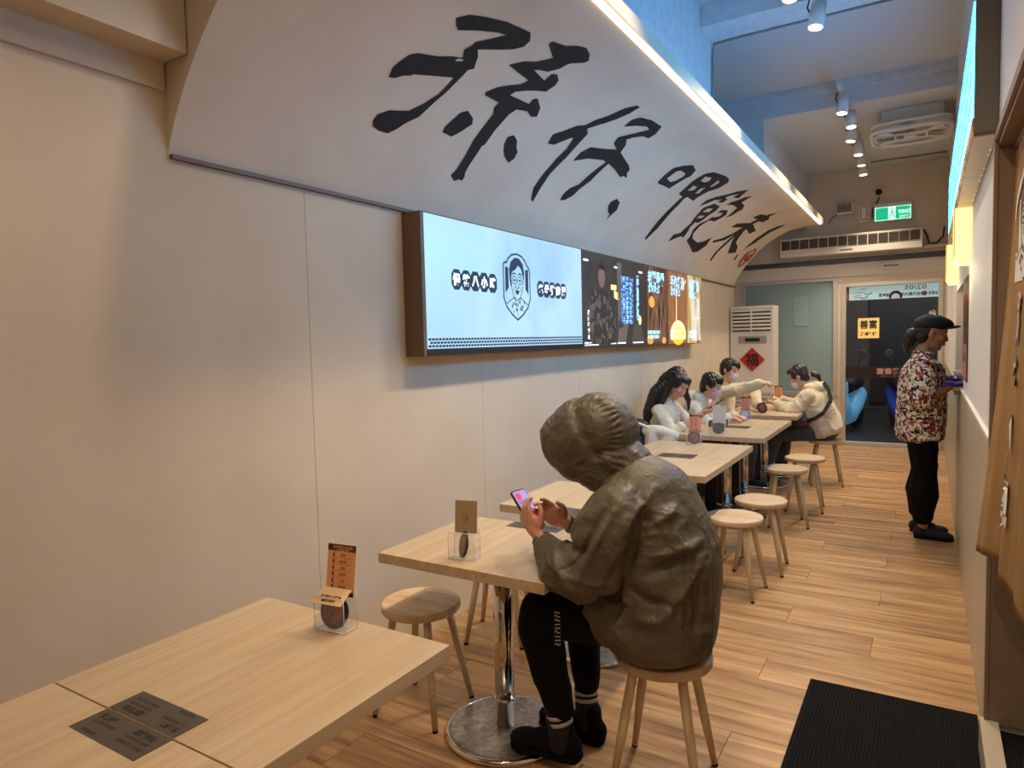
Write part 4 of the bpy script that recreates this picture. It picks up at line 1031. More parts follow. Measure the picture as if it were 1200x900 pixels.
# ================================================================== STOOLS
def make_stool():
    t = thing('stool', 'x', 'stool')
    bm = B(); lathe(bm, [(.148, .415), (.158, .418), (.162, .424), (.162, .444), (.159, .449), (.154, .4505)], seg=48)
    s = obj('seat', bm, M['stool_seat'], t)
    for sx in (-1, 1):
        for sy in (-1, 1):
            a = Vector((sx*.078, sy*.078, .416)); b = Vector((sx*.143, sy*.143, .004))
            bm = B(); path(bm, [a, a.lerp(b, .2), a.lerp(b, .55), b], [.015, .0165, .0155, .0105], 12)
            lg = obj('leg', bm, M['stool_leg'], t)
            bm = B(); tube(bm, b+Vector((0, 0, .006)), Vector((b.x, b.y, 0)), .0112, .011, 10); obj('foot_cap', bm, M['rubber'], lg)
    return t
SG = 'round wooden four-legged stools'
ST = [(1.445, 2.155, .1, 'stool the hooded man sits on'),
      (1.235, 4.03, -.06, 'empty stool nearest the camera on the aisle side, at the bare-topped table'),
      (1.285, 4.52, .06, 'second empty aisle stool, just behind the nearest one'),
      (1.24, 5.69, .3, 'third empty aisle stool, below the front corner of the table with the grey-white card'),
      (1.30, 6.25, .1, 'farthest empty aisle stool, in front of the seated woman\'s legs'),
      (1.33, 7.40, .2, 'stool the woman in the cream hoodie sits on'),
      (.43, 2.12, .1, 'empty stool between the two foreground tables, half its seat in shadow'),
      (.34, 2.86, .3, 'stool by the wall mostly hidden under the table behind the phone'),
      (.24, 5.0, .2, 'stool under the black backpack by the left wall'),
      (.22, 5.66, .0, 'stool under the long-haired woman'),
      (.26, 6.30, .1, 'stool under the masked woman in the open white jacket'),
      (.30, 7.15, .2, 'stool under the masked woman reaching out her arm')]
sp0 = make_stool()
for i, (x, y, rz, lab) in enumerate(ST):
    if i == 0:
        sp0.location = (x, y, 0); sp0.rotation_euler = (0, 0, rz); sp0['label'] = lab; sp0['group'] = SG
    else:
        dup(sp0, (x, y, 0), rz, lab, SG)

# ================================================================== CARD STANDS
def card_stand(label, loc, rz, card, rim, face, tilt=0, h=.125, w=.085, printed=True, top=False, lean=.16, ring=False, header=True):
    t = thing('card_stand', label, 'card stand', loc, 'clear stands with menu cards on the tables')
    parts = []
    R_ = Matrix.Rotation(rz, 4, 'Z')
    def add(name, bm, mat, parent=None):
        o = obj(name, bm, mat); o.data.transform(R_); o.parent = parent or t; return o
    # faces -y before rotation
    bm = B()
    box(bm, -.05, .05, -.028, .028, .0005, .003)
    box(bm, -.05, .05, -.028, -.0255, .003, .095)
    box(bm, -.05, .05, .0255, .028, .003, .105)
    box(bm, -.05, -.0475, -.0255, .0255, .003, .04); box(bm, .0475, .05, -.0255, .0255, .003, .04)
    add('acrylic_box', bm, M['acrylic'])
    bm = B()
    for sx in (-1, 1):
        path(bm, [(sx*.0495, -.0275, .003), (sx*.0495, -.0275, .0955)], .0011, 5); path(bm, [(sx*.0495, .0275, .003), (sx*.0495, .0275, .105)], .0011, 5)
        path(bm, [(sx*.0495, -.0275, .003), (sx*.0495, .0275, .003)], .0013, 5)
    path(bm, [(-.0495, -.0275, .003), (.0495, -.0275, .003)], .0013, 5); path(bm, [(-.0495, -.0275, .0955), (.0495, -.0275, .0955)], .0011, 5)
    add('acrylic_edge', bm, flat('acrylic_edge', '#d8dad6', .15) if 'acrylic_edge' not in bpy.data.materials else bpy.data.materials['acrylic_edge'])
    # card
    cf = lambda u, v, w_=0: (u, .018-w_+v*lean, .085+v)
    bm = B(); q = [cf(-w/2, 0), cf(w/2, 0), cf(w/2, h), cf(-w/2, h)]
    a = [bm.verts.new(Vector(p)) for p in q]; b = [bm.verts.new(Vector(p)+Vector((0, .0012, 0))) for p in q]
    bm.faces.new(a); bm.faces.new(b[::-1])
    for i in range(4): bm.faces.new((a[i], b[i], b[(i+1) % 4], a[(i+1) % 4]))
    cd = add('card', bm, card)
    if printed:
        bm = B()
        fn = lambda u, v, w_: cf(u, v, .0008)
        if header: fillp(bm, [[(-w/2, h*.87), (w/2, h*.87), (w/2, h), (-w/2, h)]], fn)
        if header: add('card_band', bm, M['maroon'], cd); bm = B()
        fillp(bm, [[(-w/2, 0), (w/2, 0), (w/2, h*.08), (-w/2, h*.08)]], fn)
        add('card_band', bm, M['maroon'], cd)
        ms = []
        rows = ['雞湯', '滷肉飯', '湯麵', '燙青菜', '小菜', '甜湯圓']
        for i, s in enumerate(rows):
            z = h*(.79-i*.125)
            ms.append(text_mesh(s, .0085, lambda u, v, w_, z=z: cf(u+.006, v+z, .0012)))
            bm2 = B(); strip(bm2, [(-.026, z-.003), (-.026, z+.003)], .006, lambda u, v, w_: cf(u, v, .001)); strip(bm2, [(-.03, z-.0075), (.032, z-.0075)], .0006, lambda u, v, w_: cf(u, v, .001))
            me = bpy.data.meshes.new('r'); bm2.to_mesh(me); bm2.free(); ms.append(me)
        add('card_print', join_meshes(ms), M['brown_print'], cd)
        if header: add('card_title', join_meshes([text_mesh('孫仔呷飽未 本月推薦', .009, lambda u, v, w_: cf(u+.004, v+h*.945, .0015), width=w*.7), text_mesh('老母雞高湯', .006, lambda u, v, w_: cf(u+.004, v+h*.89, .0015), width=w*.45)]), M['card_cream'], cd)
    if ring:
        bm = B(); strip(bm, circ(0, h*.45, .010, .015, 16), .0012, lambda u, v, w_: cf(u, v, .0015), True); strip(bm, [(0, h*.36), (0, h*.5), (.004, h*.46)], .002, lambda u, v, w_: cf(u, v, .0015))
        add('card_emblem', bm, M['brown_print'], cd)
    if top:
        bm = B(); tf = lambda u, v, w_=0: (u+.0, .014-v*.85, .107-v*.42+w_)
        q = [tf(-.046, 0), (.046, .014, .107), tf(.05, .062), tf(-.054, .062)]
        a = [bm.verts.new(Vector(p)) for p in q]; b = [bm.verts.new(Vector(p)-Vector((0, 0, .001))) for p in q]
        bm.faces.new(a); bm.faces.new(b[::-1])
        for i in range(4): bm.faces.new((a[i], b[i], b[(i+1) % 4], a[(i+1) % 4]))
        tc_ = add('folded_card', bm, M['card_cream'])
        add('folded_print', join_meshes([text_mesh('歡迎加入好友', .011, lambda u, v, w_: tf(u, .036-v, .0008), width=.07, bold=.0008), text_mesh('享好康優惠', .010, lambda u, v, w_: tf(u, .05-v, .0008), width=.045, bold=.0006)]), M['maroon'], tc_)
    # round medallion leaning in the box
    bm = B(); r0 = .046
    lathe(bm, [(r0-.004, -.004), (r0, -.002), (r0, .002), (r0-.004, .004)], (0, 0, 0), 40, 'y')
    T_ = Matrix.Translation((0, -.004, .003+r0)) @ Matrix.Rotation(tilt, 4, 'Z') @ Matrix.Rotation(-.22, 4, 'X')
    bm.transform(T_); md = add('medallion', bm, rim)
    bm = B(); lathe(bm, [(r0*.68, -.0052), (r0*.7, -.0045), (r0*.7, -.003)], (0, 0, 0), 32, 'y'); bm.transform(T_); add('medallion_face', bm, face, md)
    return t
Zt = .7365
card_stand('clear stand with orange menu card, cream flap and round maroon medallion, left foreground', (.835, 1.275, Zt), .12, M['card_orange'], M['medal_dark'], M['medal'], top=True, w=.094, h=.135)
card_stand('clear stand with plain kraft card turned away, on the hooded man\'s table', (.795, 1.93, Zt), .22, M['card_kraft'], M['medal_dark'], M['medal'], tilt=-.9, printed=False, ring=True, lean=.1, h=.115)
card_stand('clear stand with salmon card above a maroon medallion', (.775, 4.79, Zt), .05, M['card_pink'], M['medal_dark'], M['medal'])
card_stand('clear stand with blank grey-white card above a black disc', (.80, 5.36, Zt), .05, M['card_white'], M['black'], M['medal_dark'], printed=False, h=.13, w=.1)
card_stand('clear stand with salmon card above a blue-rimmed disc', (.775, 6.38, Zt), .0, M['card_pink'], M['medal_blue'], M['pale_inner'])
card_stand('farthest clear stand, small orange card in front of the hoodie woman', (.80, 7.85, Zt), .2, M['card_orange'], M['medal_dark'], M['medal'])
# loose items on the tables
dk = thing('tasting_disc', 'small dark round disc leaning alone on the second table from the back', 'disc', (.80, 7.0, Zt))
bm = B(); lathe(bm, [(.05, -.004), (.055, 0), (.05, .004)], (0, 0, 0), 28, 'y'); bm.transform(Matrix.Translation((.80, 7.0, Zt+.052)) @ Matrix.Rotation(.7, 4, 'Z') @ Matrix.Rotation(-.3, 4, 'X')); obj('rim', bm, M['medal_dark'], dk)
bm = B(); lathe(bm, [(.034, -.006), (.036, -.005), (.036, -.003)], (0, 0, 0), 24, 'y'); bm.transform(Matrix.Translation((.80, 7.0, Zt+.052)) @ Matrix.Rotation(.7, 4, 'Z') @ Matrix.Rotation(-.3, 4, 'X')); obj('face', bm, M['medal'], dk)
tb = thing('chopstick_box', 'low brown wooden box on the table in front of the long-haired woman', 'box', (.66, 5.86, Zt))
bm = B()
box(bm, .60, .72, 5.80, 5.98, Zt, Zt+.006)
for a_ in ((.60, .606, 5.80, 5.98), (.714, .72, 5.80, 5.98), (.606, .714, 5.80, 5.806), (.606, .714, 5.974, 5.98)): box(bm, *a_, Zt+.006, Zt+.045)
obj('tray', bm, wood('walnut', '#4a2d1b', '#6e4529', (6, 30, 6)), tb)
bm = B(); box(bm, .603, .717, 5.803, 5.977, Zt+.045, Zt+.05); obj('lid', bm, M['trim'], tb)
mn = thing('order_sheet', 'beige order sheets lying before the hoodie woman', 'paper', (.87, 7.4, Zt))
bm = B(); box(bm, .76, .97, 7.25, 7.5, Zt, Zt+.006); obj('sheet', bm, M['card_cream'], mn)
bm = B(); box(bm, .74, .96, 7.27, 7.53, Zt+.0062, Zt+.010); obj('sheet', bm, flat('sheet_tan', '#b99a70', .7), mn)
# ================================================================== PEOPLE
def V3(*a): return Vector(a)
def add_ell(bm, c, r, rot=None):
    m = Matrix.Translation(Vector(c))
    if rot is not None: m = m @ rot.to_4x4()
    m = m @ Matrix.Diagonal((r[0], r[1], r[2], 1))
    bmesh.ops.create_uvsphere(bm, u_segments=20, v_segments=12, radius=1, matrix=m)
def add_cap(bm, p0, p1, r0, r1):
    p0 = Vector(p0); p1 = Vector(p1); L_ = (p1-p0).length
    d = (p1-p0)/max(L_, 1e-6); a = d.orthogonal().normalized(); b = d.cross(a)
    n = 14; rings = []
    prof = [(p0-d*r0*math.cos(t), r0*math.sin(t)) for t in (.35, .8, 1.2, PI/2)]+[(p1+d*r1*math.cos(t), r1*math.sin(t)) for t in (PI/2, 1.2, .8, .35)]
    for c, r in prof:
        rings.append([bm.verts.new(c+(a*math.cos(2*PI*i/n)+b*math.sin(2*PI*i/n))*r) for i in range(n)])
    for x, y in zip(rings, rings[1:]):
        for i in range(n): bm.faces.new((x[i], x[(i+1) % n], y[(i+1) % n], y[i]))
    bm.faces.new(rings[0][::-1]); bm.faces.new(rings[-1])
def chain(bm, pts, rs):
    for i in range(len(pts)-1): add_cap(bm, pts[i], pts[i+1], rs[i], rs[i+1])
def axes(fwd, up):
    f = Vector(fwd).normalized(); u = Vector(up); u = (u-f*u.dot(f)).normalized(); l = u.cross(f)
    return Matrix((f, l, u)).transposed()          # columns: forward, left, up
def vnoise(P, seed=0):
    """value noise, vectorised"""
    Pi = np.floor(P).astype(np.int64); F = P-Pi; F = F*F*(3-2*F)
    def h(x, y, z):
        n = (x*374761393+y*668265263+z*1274126177+seed*974634777) & 0xffffffff
        n = ((n ^ (n >> 13))*1274126177) & 0xffffffff
        return ((n ^ (n >> 16)) & 0xffff)/65535.0
    r = 0
    for dx in (0, 1):
        for dy in (0, 1):
            for dz in (0, 1):
                w = (F[:, 0] if dx else 1-F[:, 0])*(F[:, 1] if dy else 1-F[:, 1])*(F[:, 2] if dz else 1-F[:, 2])
                r = r+w*h(Pi[:, 0]+dx, Pi[:, 1]+dy, Pi[:, 2]+dz)
    return r
def ridged(P, seed=0):
    return 1-np.abs(2*vnoise(P, seed)-1)
def blob(name, bm, mat, parent, voxel=.008, smooth=4, fold=None, cut=None, solid=0, label=None):
    """unite overlapping closed shapes into one continuous skin"""
    me = bpy.data.meshes.new(name); bm.to_mesh(me); bm.free()
    o = bpy.data.objects.new(name, me); COL.objects.link(o)
    r = o.modifiers.new('r', 'REMESH'); r.mode = 'VOXEL'; r.voxel_size = voxel; r.use_smooth_shade = True
    if smooth:
        s = o.modifiers.new('s', 'SMOOTH'); s.factor = .5; s.iterations = smooth
    dg = bpy.context.evaluated_depsgraph_get()
    m2 = bpy.data.meshes.new_from_object(o.evaluated_get(dg))
    bpy.data.objects.remove(o); bpy.data.meshes.remove(me)
    n = len(m2.vertices)
    if fold:
        co = np.empty(n*3, 'f'); m2.vertices.foreach_get('co', co); co = co.reshape(-1, 3).astype('d')
        no = np.empty(n*3, 'f'); m2.vertices.foreach_get('normal', no); no = no.reshape(-1, 3).astype('d')
        co += no*fold(co)[:, None]
        m2.vertices.foreach_set('co', co.astype('f').ravel()); m2.update()
    if cut:
        b2 = B(); b2.from_mesh(m2)
        bmesh.ops.delete(b2, geom=[v for v in b2.verts if cut(v.co)], context='VERTS')
        b2.to_mesh(m2); b2.free()
        m2.polygons.foreach_set('use_smooth', [True]*len(m2.polygons))
    ob = obj(name, m2, mat, parent)
    if solid:
        q = ob.modifiers.new('solid', 'SOLIDIFY'); q.thickness = solid; q.offset = -1
    if label: ob['label'] = label
    return ob
def folds(A, seed=1):
    """A: list of (matrix rows scaling, amplitude)"""
    def f(co):
        w = vnoise(co*9, seed+9)*.35
        r = 0
        for i, (rot, sc, amp) in enumerate(A):
            Q = co @ np.array(rot.transposed()) if rot is not None else co
            Q = Q*np.array(sc)+w[:, None]*3*(i == 0)
            r = r+amp*(ridged(Q, seed+i)**2.2-.35)
        return r
    return f
def hand(bm, wrist, d, pn, ts, s=1.0, curl=.5, spread=.12, thumb=.5, curls=None):
    """d: wrist->knuckles, pn: palm normal (fingers curl towards it), ts: thumb side"""
    w = Vector(wrist); d = Vector(d).normalized(); pn = Vector(pn); pn = (pn-d*pn.dot(d)).normalized()
    ts = Vector(ts); ts = (ts-d*ts.dot(d)-pn*ts.dot(pn)).normalized()
    rot = Matrix((d, ts, pn)).transposed()
    add_ell(bm, w+d*.045*s, (.05*s, .040*s, .0155*s), rot)
    add_cap(bm, w-d*.01*s, w+d*.03*s, .025*s, .024*s)
    add_cap(bm, w+d*.03*s+ts*.02*s+pn*.008*s, w+d*.06*s+ts*.025*s+pn*.006*s, .016*s, .013*s)
    Ls = (.068, .078, .073, .058)
    for i in range(4):
        o = .030-.0205*i
        p = w+d*(.083-.004*abs(i-1.2))*s+ts*o*s
        a = (curls[i] if curls else curl)
        ang = a*.5
        fd = (d+ts*(o/.03)*spread).normalized()
        q = p
        rr = (.0092, .0086, .0078, .0068)
        for k_, fr in enumerate((.45, .30, .25)):
            dirv = fd*math.cos(ang)+pn*math.sin(ang)
            q2 = q+dirv*Ls[i]*fr*s
            add_cap(bm, q, q2, rr[k_]*s, rr[k_+1]*s)
            q = q2; ang += a*.85
    t0 = w+d*.028*s+ts*.032*s+pn*.006*s
    td = (d*.65+ts*(.9-.6*thumb)+pn*thumb).normalized()
    t1 = t0+td*.036*s; td2 = (d*.9+ts*(.3-.3*thumb)+pn*thumb*.8).normalized()
    t2 = t1+td2*.03*s
    add_cap(bm, t0, t1, .0125*s, .0105*s); add_cap(bm, t1, t2, .0105*s, .0085*s)
def head_parts(bm, c, fwd, up, s=1.0):
    R_ = axes(fwd, up); c = Vector(c)
    P = lambda x, y, z: c+R_ @ (Vector((x, y, z))*s)
    e = lambda p, r: add_ell(bm, P(*p), [q*s for q in r], R_)
    e((-.014, 0, .035), (.094, .075, .084)); e((.02, 0, -.012), (.072, .064, .082)); e((.034, 0, -.068), (.048, .046, .042))
    e((.058, 0, -.094), (.024, .026, .018))
    e((.072, 0, .036), (.018, .05, .014))
    add_cap(bm, P(.082, 0, .012), P(.098, 0, -.026), .009*s, .0125*s)
    for y in (-1, 1):
        e((.094, y*.011, -.030), (.010, .009, .008))
        e((-.004, y*.077, -.004), (.019, .009, .031))
        e((.060, y*.040, -.02), (.026, .022, .02))
    e((.083, 0, -.058), (.013, .024, .012))
def face_parts(root, c, fwd, up, s=1.0, brow=None, closed=False):
    R_ = axes(fwd, up); c = Vector(c)
    P = lambda x, y, z: c+R_ @ (Vector((x, y, z))*s)
    for y in (-1, 1):
        bm = B(); add_ell(bm, P(.077, y*.030, .009), (.0075*s, .0105*s, .0036*s), R_); ey = obj('eye', bm, M['eye_white'], root)
        bm = B(); add_ell(bm, P(.0835, y*.030, .009), (.004*s, .0055*s, .0048*s), R_); obj('iris', bm, M['iris'], ey)
        bm = B(); path(bm, [P(.083, y*.014, .031), P(.087, y*.030, .036), P(.076, y*.048, .031)], [.002*s, .0032*s, .0018*s], 6); obj('eyebrow', bm, brow or M['hair'], root)
    bm = B(); add_ell(bm, P(.091, 0, -.0545), (.008*s, .021*s, .0045*s), R_); add_ell(bm, P(.090, 0, -.0625), (.008*s, .018*s, .0055*s), R_); obj('lips', bm, M['lip'], root)
    return P, R_
def loft(bm, secs, n=32, seg=36):
    """secs: (centre, normal, side, half depth, half width); smooth closed tube"""
    def cr(a, b, c, d, t): return .5*((2*b)+(c-a)*t+(2*a-5*b+4*c-d)*t*t+(-a+3*b-3*c+d)*t**3)
    S_ = [(Vector(c), Vector(nn).normalized(), Vector(s).normalized(), rx, ry) for c, nn, s, rx, ry in secs]
    rings = []
    m = len(S_)-1
    for i in range(n+1):
        u = i/n*m; k_ = min(int(u), m-1); t = u-k_
        q = [S_[max(k_-1, 0)], S_[k_], S_[k_+1], S_[min(k_+2, m)]]
        v = [cr(q[0][j], q[1][j], q[2][j], q[3][j], t) for j in range(5)]
        c, nn, sd = v[0], v[1].normalized(), v[2].normalized(); dp = sd.cross(nn).normalized()
        rings.append([bm.verts.new(c+dp*v[3]*math.cos(a)+sd*v[4]*math.sin(a)) for a in [2*PI*j/seg for j in range(seg)]])
    for x, y in zip(rings, rings[1:]):
        for i in range(seg): bm.faces.new((x[i], x[(i+1) % seg], y[(i+1) % seg], y[i]))
    bm.faces.new(rings[0][::-1]); bm.faces.new(rings[-1])
def torso_chain(bm, pel, chest, neck, side, wp, wc, dp, dc, n=7, ws=None):
    """stacked ellipsoids from the pelvis to the shoulders"""
    pel = Vector(pel); chest = Vector(chest); neck = Vector(neck); side = Vector(side).normalized()
    for i in range(n+1):
        t = i/n
        p = pel.lerp(chest, t)
        up = (chest-pel).normalized(); R_ = Matrix((up.cross(side)*-1, side, up)).transposed()
        w = wp+(wc-wp)*t; d_ = dp+(dc-dp)*t
        add_ell(bm, p, (d_, w, (chest-pel).length/n*1.25), R_)
    add_cap(bm, chest, neck, .085, .055)
def limb(bm, pts, rs):
    chain(bm, pts, rs)
def shoe(name, heel, toe, mat, root, h=.075, w=.045, up=(0, 0, 1)):
    heel = Vector(heel); toe = Vector(toe); d = (toe-heel); L_ = d.length; d.normalize()
    up = Vector(up); sd = up.cross(d).normalized(); up = d.cross(sd)
    R_ = Matrix((d, sd, up)).transposed()
    bm = B()
    P = lambda x, y, z: heel+d*x*L_+sd*y+up*z
    add_ell(bm, P(.75, 0, .030), (L_*.27, w*1.05, .032), R_); add_ell(bm, P(.45, 0, .042), (L_*.3, w*.85, .042), R_); add_ell(bm, P(.16, 0, .045), (L_*.19, w*.8, .045), R_)
    add_cap(bm, P(.2, 0, .05), P(.22, 0, h), w*.82, w*.78)
    o = blob(name, bm, mat, root, .006, 2)
    bm = B(); pts = [(P(.0+.0, 0, 0)), ]
    poly = [(.02, -w*.6), (.0, 0), (.02, w*.6), (.2, w*.82), (.5, w*.75), (.78, w*1.08), (.95, w*.7), (1.02, 0), (.95, -w*.75), (.78, -w*1.05), (.5, -w*.8), (.2, -w*.82)]
    prism(bm, poly, lambda u, v, t_: P(u, v, t_), 0.0, .016); obj('sole', bm, M['rubber'], o)
    return o

# ---------------------------------------------------------------- the hooded man (facing -x, his left side towards the camera)
man = thing('person', 'seated person in an olive hooded jacket holding a phone, back to the camera', 'person', (1.445, 2.155, 0))
pel = V3(1.43, 2.155, .57); chest = V3(1.385, 2.15, .93); neck = V3(1.30, 2.14, 1.065)
hc = V3(1.175, 2.13, 1.155); hf = V3(-.78, 0, -.62); hu = V3(-.62, 0, .78)
shL, shR = V3(1.375, 1.965, .955), V3(1.36, 2.335, .955)
elL, elR = V3(1.235, 1.895, .745), V3(1.2, 2.37, .77)
wrL, wrR = V3(1.075, 1.985, .835), V3(1.09, 2.155, .845)
knL, knR = V3(1.045, 2.02, .555), V3(1.07, 2.30, .56)
anL, anR = V3(1.115, 2.035, .155), V3(1.12, 2.235, .13)
bm = B()
torso_chain(bm, pel, chest, neck, (0, 1, 0), .13, .16, .09, .09)
add_cap(bm, neck, hc+V3(.03, 0, -.04), .052, .052)
head_parts(bm, hc, hf, hu)
limb(bm, [shL, elL, wrL], [.05, .038, .026]); limb(bm, [shR, elR, wrR], [.05, .038, .026])
limb(bm, [V3(1.40, 2.07, .56), knL, anL], [.07, .052, .036]); limb(bm, [V3(1.40, 2.24, .56), knR, anR], [.07, .052, .036])
hand(bm, wrL, (-.72, .18, .67), (.2, .95, .25), (.45, .1, .5), curls=(.55, .5, .5, .45), thumb=.35)
hand(bm, wrR, (-.62, -.45, .5), (.35, -.75, -.1), (.5, .2, .8), curls=(.45, .5, .55, .6), thumb=.5)
body = blob('body', bm, M['skin'], man, .005, 2)
face_parts(man, hc, hf, hu)
bm = B(); R_ = axes(hf, hu)
for p, r in (((-.03, 0, .05), (.09, .083, .08)), ((.045, 0, .085), (.045, .06, .03)), ((-.02, .07, .02), (.05, .018, .04)), ((-.02, -.07, .02), (.05, .018, .04))):
    add_ell(bm, hc+R_ @ Vector(p), r, R_)
blob('hair', bm, M['hair'], man, .008, 2)
# jacket
bm = B()
SD = (0, 1, 0)
loft(bm, [(V3(1.43, 2.15, .462), (.05, 0, 1), SD, .14, .17), (V3(1.435, 2.15, .50), (.05, 0, 1), SD, .178, .205), (V3(1.44, 2.15, .60), (.0, 0, 1), SD, .190, .215), (V3(1.445, 2.15, .71), (-.05, 0, 1), SD, .186, .215),
          (V3(1.435, 2.15, .82), (-.15, 0, 1), SD, .180, .215), (V3(1.41, 2.15, .92), (-.3, 0, 1), SD, .165, .208), (V3(1.375, 2.145, .995), (-.5, 0, 1), SD, .15, .185), (V3(1.325, 2.14, 1.055), (-.8, 0, 1), SD, .10, .12)], 40)
add_cap(bm, V3(1.37, 2.02, .985), V3(1.37, 2.28, .985), .075, .075)
add_cap(bm, V3(1.34, 2.14, 1.0), V3(1.27, 2.14, 1.075), .115, .10)
chain(bm, [shL+V3(0, .01, 0), V3(1.33, 1.93, .86), V3(1.275, 1.905, .765), V3(1.20, 1.915, .755), wrL+V3(.018, -.005, -.018)], [.092, .092, .085, .072, .037])
add_ell(bm, V3(1.30, 1.915, .765), (.095, .06, .065))
add_ell(bm, V3(1.335, 1.92, .83), (.085, .06, .09))
chain(bm, [shR, V3(1.28, 2.36, .85), elR, V3(1.165, 2.26, .805), wrR+V3(.015, .015, -.01)], [.088, .085, .072, .056, .036])
# lap drape and hem
add_ell(bm, V3(1.34, 2.02, .615), (.13, .085, .075)); add_ell(bm, V3(1.36, 2.0, .58), (.11, .075, .085)); add_ell(bm, V3(1.48, 2.10, .52), (.125, .15, .055))
add_ell(bm, V3(1.42, 2.01, .53), (.10, .075, .065))
Rz1 = axes((-.35, .2, -.9), (.5, 0, 1)); Rz2 = axes((-.8, .1, .45), (0, 0, 1)); Rz3 = axes((.3, 0, 1), (1, 0, 0))
CREASES = [('r', [(1.339, 1.053), (1.255, 0.928), (1.189, 0.847), (1.172, 0.777)]), ('v', [(1.426, 1.021), (1.467, 0.943), (1.429, 0.84), (1.354, 0.741)]), ('r', [(1.546, 0.997), (1.503, 0.943), (1.459, 0.924)]), ('r', [(1.475, 1.033), (1.439, 0.961), (1.413, 0.904)]), ('v', [(1.607, 0.839), (1.526, 0.809), (1.477, 0.78)]), ('r', [(1.623, 0.885), (1.576, 0.853), (1.497, 0.841)]), ('r', [(1.608, 0.83), (1.565, 0.724), (1.509, 0.645), (1.457, 0.632)]), ('r', [(1.407, 0.674), (1.372, 0.593), (1.408, 0.54)]), ('v', [(1.339, 0.706), (1.387, 0.667), (1.363, 0.583)]), ('v', [(1.552, 0.68), (1.477, 0.692), (1.414, 0.727)]), ('v', [(1.592, 0.794), (1.607, 0.72), (1.598, 0.567)]), ('r', [(1.612, 0.82), (1.633, 0.714), (1.621, 0.6)]), ('r', [(1.156, 0.842), (1.216, 0.81), (1.304, 0.728)]), ('v', [(1.154, 0.8), (1.202, 0.849), (1.306, 0.863)]), ('r', [(1.385, 0.975), (1.34, 0.863), (1.295, 0.769)]), ('v', [(1.363, 0.999), (1.297, 0.857), (1.242, 0.78)]), ('r', [(1.559, 0.993), (1.598, 0.918), (1.615, 0.842)]), ('v', [(1.506, 1.062), (1.571, 0.951), (1.591, 0.862)])]
def crease(co):
    # long pulled folds of the nylon, drawn over the left side and the back
    r = np.zeros(len(co)); Q = co[:, [0, 2]]+(vnoise(co*14, 3)[:, None]-.5)*.02
    for kind, pts in CREASES:
        best = np.full(len(co), 9.0); tt = np.zeros(len(co))
        for i, (a, b) in enumerate(zip(pts, pts[1:])):
            a = np.array(a); b = np.array(b); ab = b-a
            t = np.clip(((Q-a) @ ab)/(ab @ ab), 0, 1)
            d = np.linalg.norm(Q-a-t[:, None]*ab, axis=1)
            m = d < best; best = np.where(m, d, best); tt = np.where(m, (i+t)/(len(pts)-1), tt)
        env = np.sin(np.pi*np.clip(tt, .04, .96))**.5
        if kind == 'r': r += .021*env*np.exp(-(best/.016)**1.6)
        else: r -= .026*env*np.exp(-(best/.017)**1.6)
    return r*np.clip((2.10-co[:, 1])/.08, 0, 1)
def jfold(co):
    w = vnoise(co*6, 77)
    Q1 = co @ np.array(Rz1); Q2 = co @ np.array(Rz2)
    r1_ = ridged(np.c_[Q1[:, 0]*1.5, Q1[:, 1]*7+w*1.5, Q1[:, 2]*7], 5)**4
    r2_ = ridged(np.c_[Q2[:, 0]*2.0, Q2[:, 1]*8, Q2[:, 2]*8+w*2], 6)**5
    low = 1/(1+np.exp((co[:, 2]-.93)/.05))
    base = (.011*r1_+.009*r2_)*(.35+.65*low)-.003
    # gathered cuffs and elbow creases
    for w_, ax in ((Vector((1.08, 1.98, .825)), (wrL-elL).normalized()), (Vector((1.125, 2.18, .84)), (wrR-elR).normalized())):
        a = np.array(w_); d_ = co-a; s_ = d_ @ np.array(ax); dist = np.linalg.norm(d_, axis=1)
        m_ = np.exp(-(dist/.07)**2)
        base = base*(1-.8*m_)+m_*.0025*np.sin(s_*260)
    # side seam pleats at the back left
    a = np.array((1.56, 2.0, .72)); d_ = co-a; m_ = np.exp(-((d_[:, 0]/.05)**2+(d_[:, 1]/.14)**2+(d_[:, 2]/.13)**2))
    base = base+m_*.0025*np.sin(co[:, 1]*150+co[:, 0]*60)
    # waist drawcord crease
    m_ = np.exp(-((co[:, 2]-(.60+.12*(co[:, 0]-1.45)))/.02)**2)*(co[:, 0] > 1.3)
    return base-m_*.004+crease(co)
jk = blob('jacket', bm, M['jacket'], man, .0055, 6, jfold)
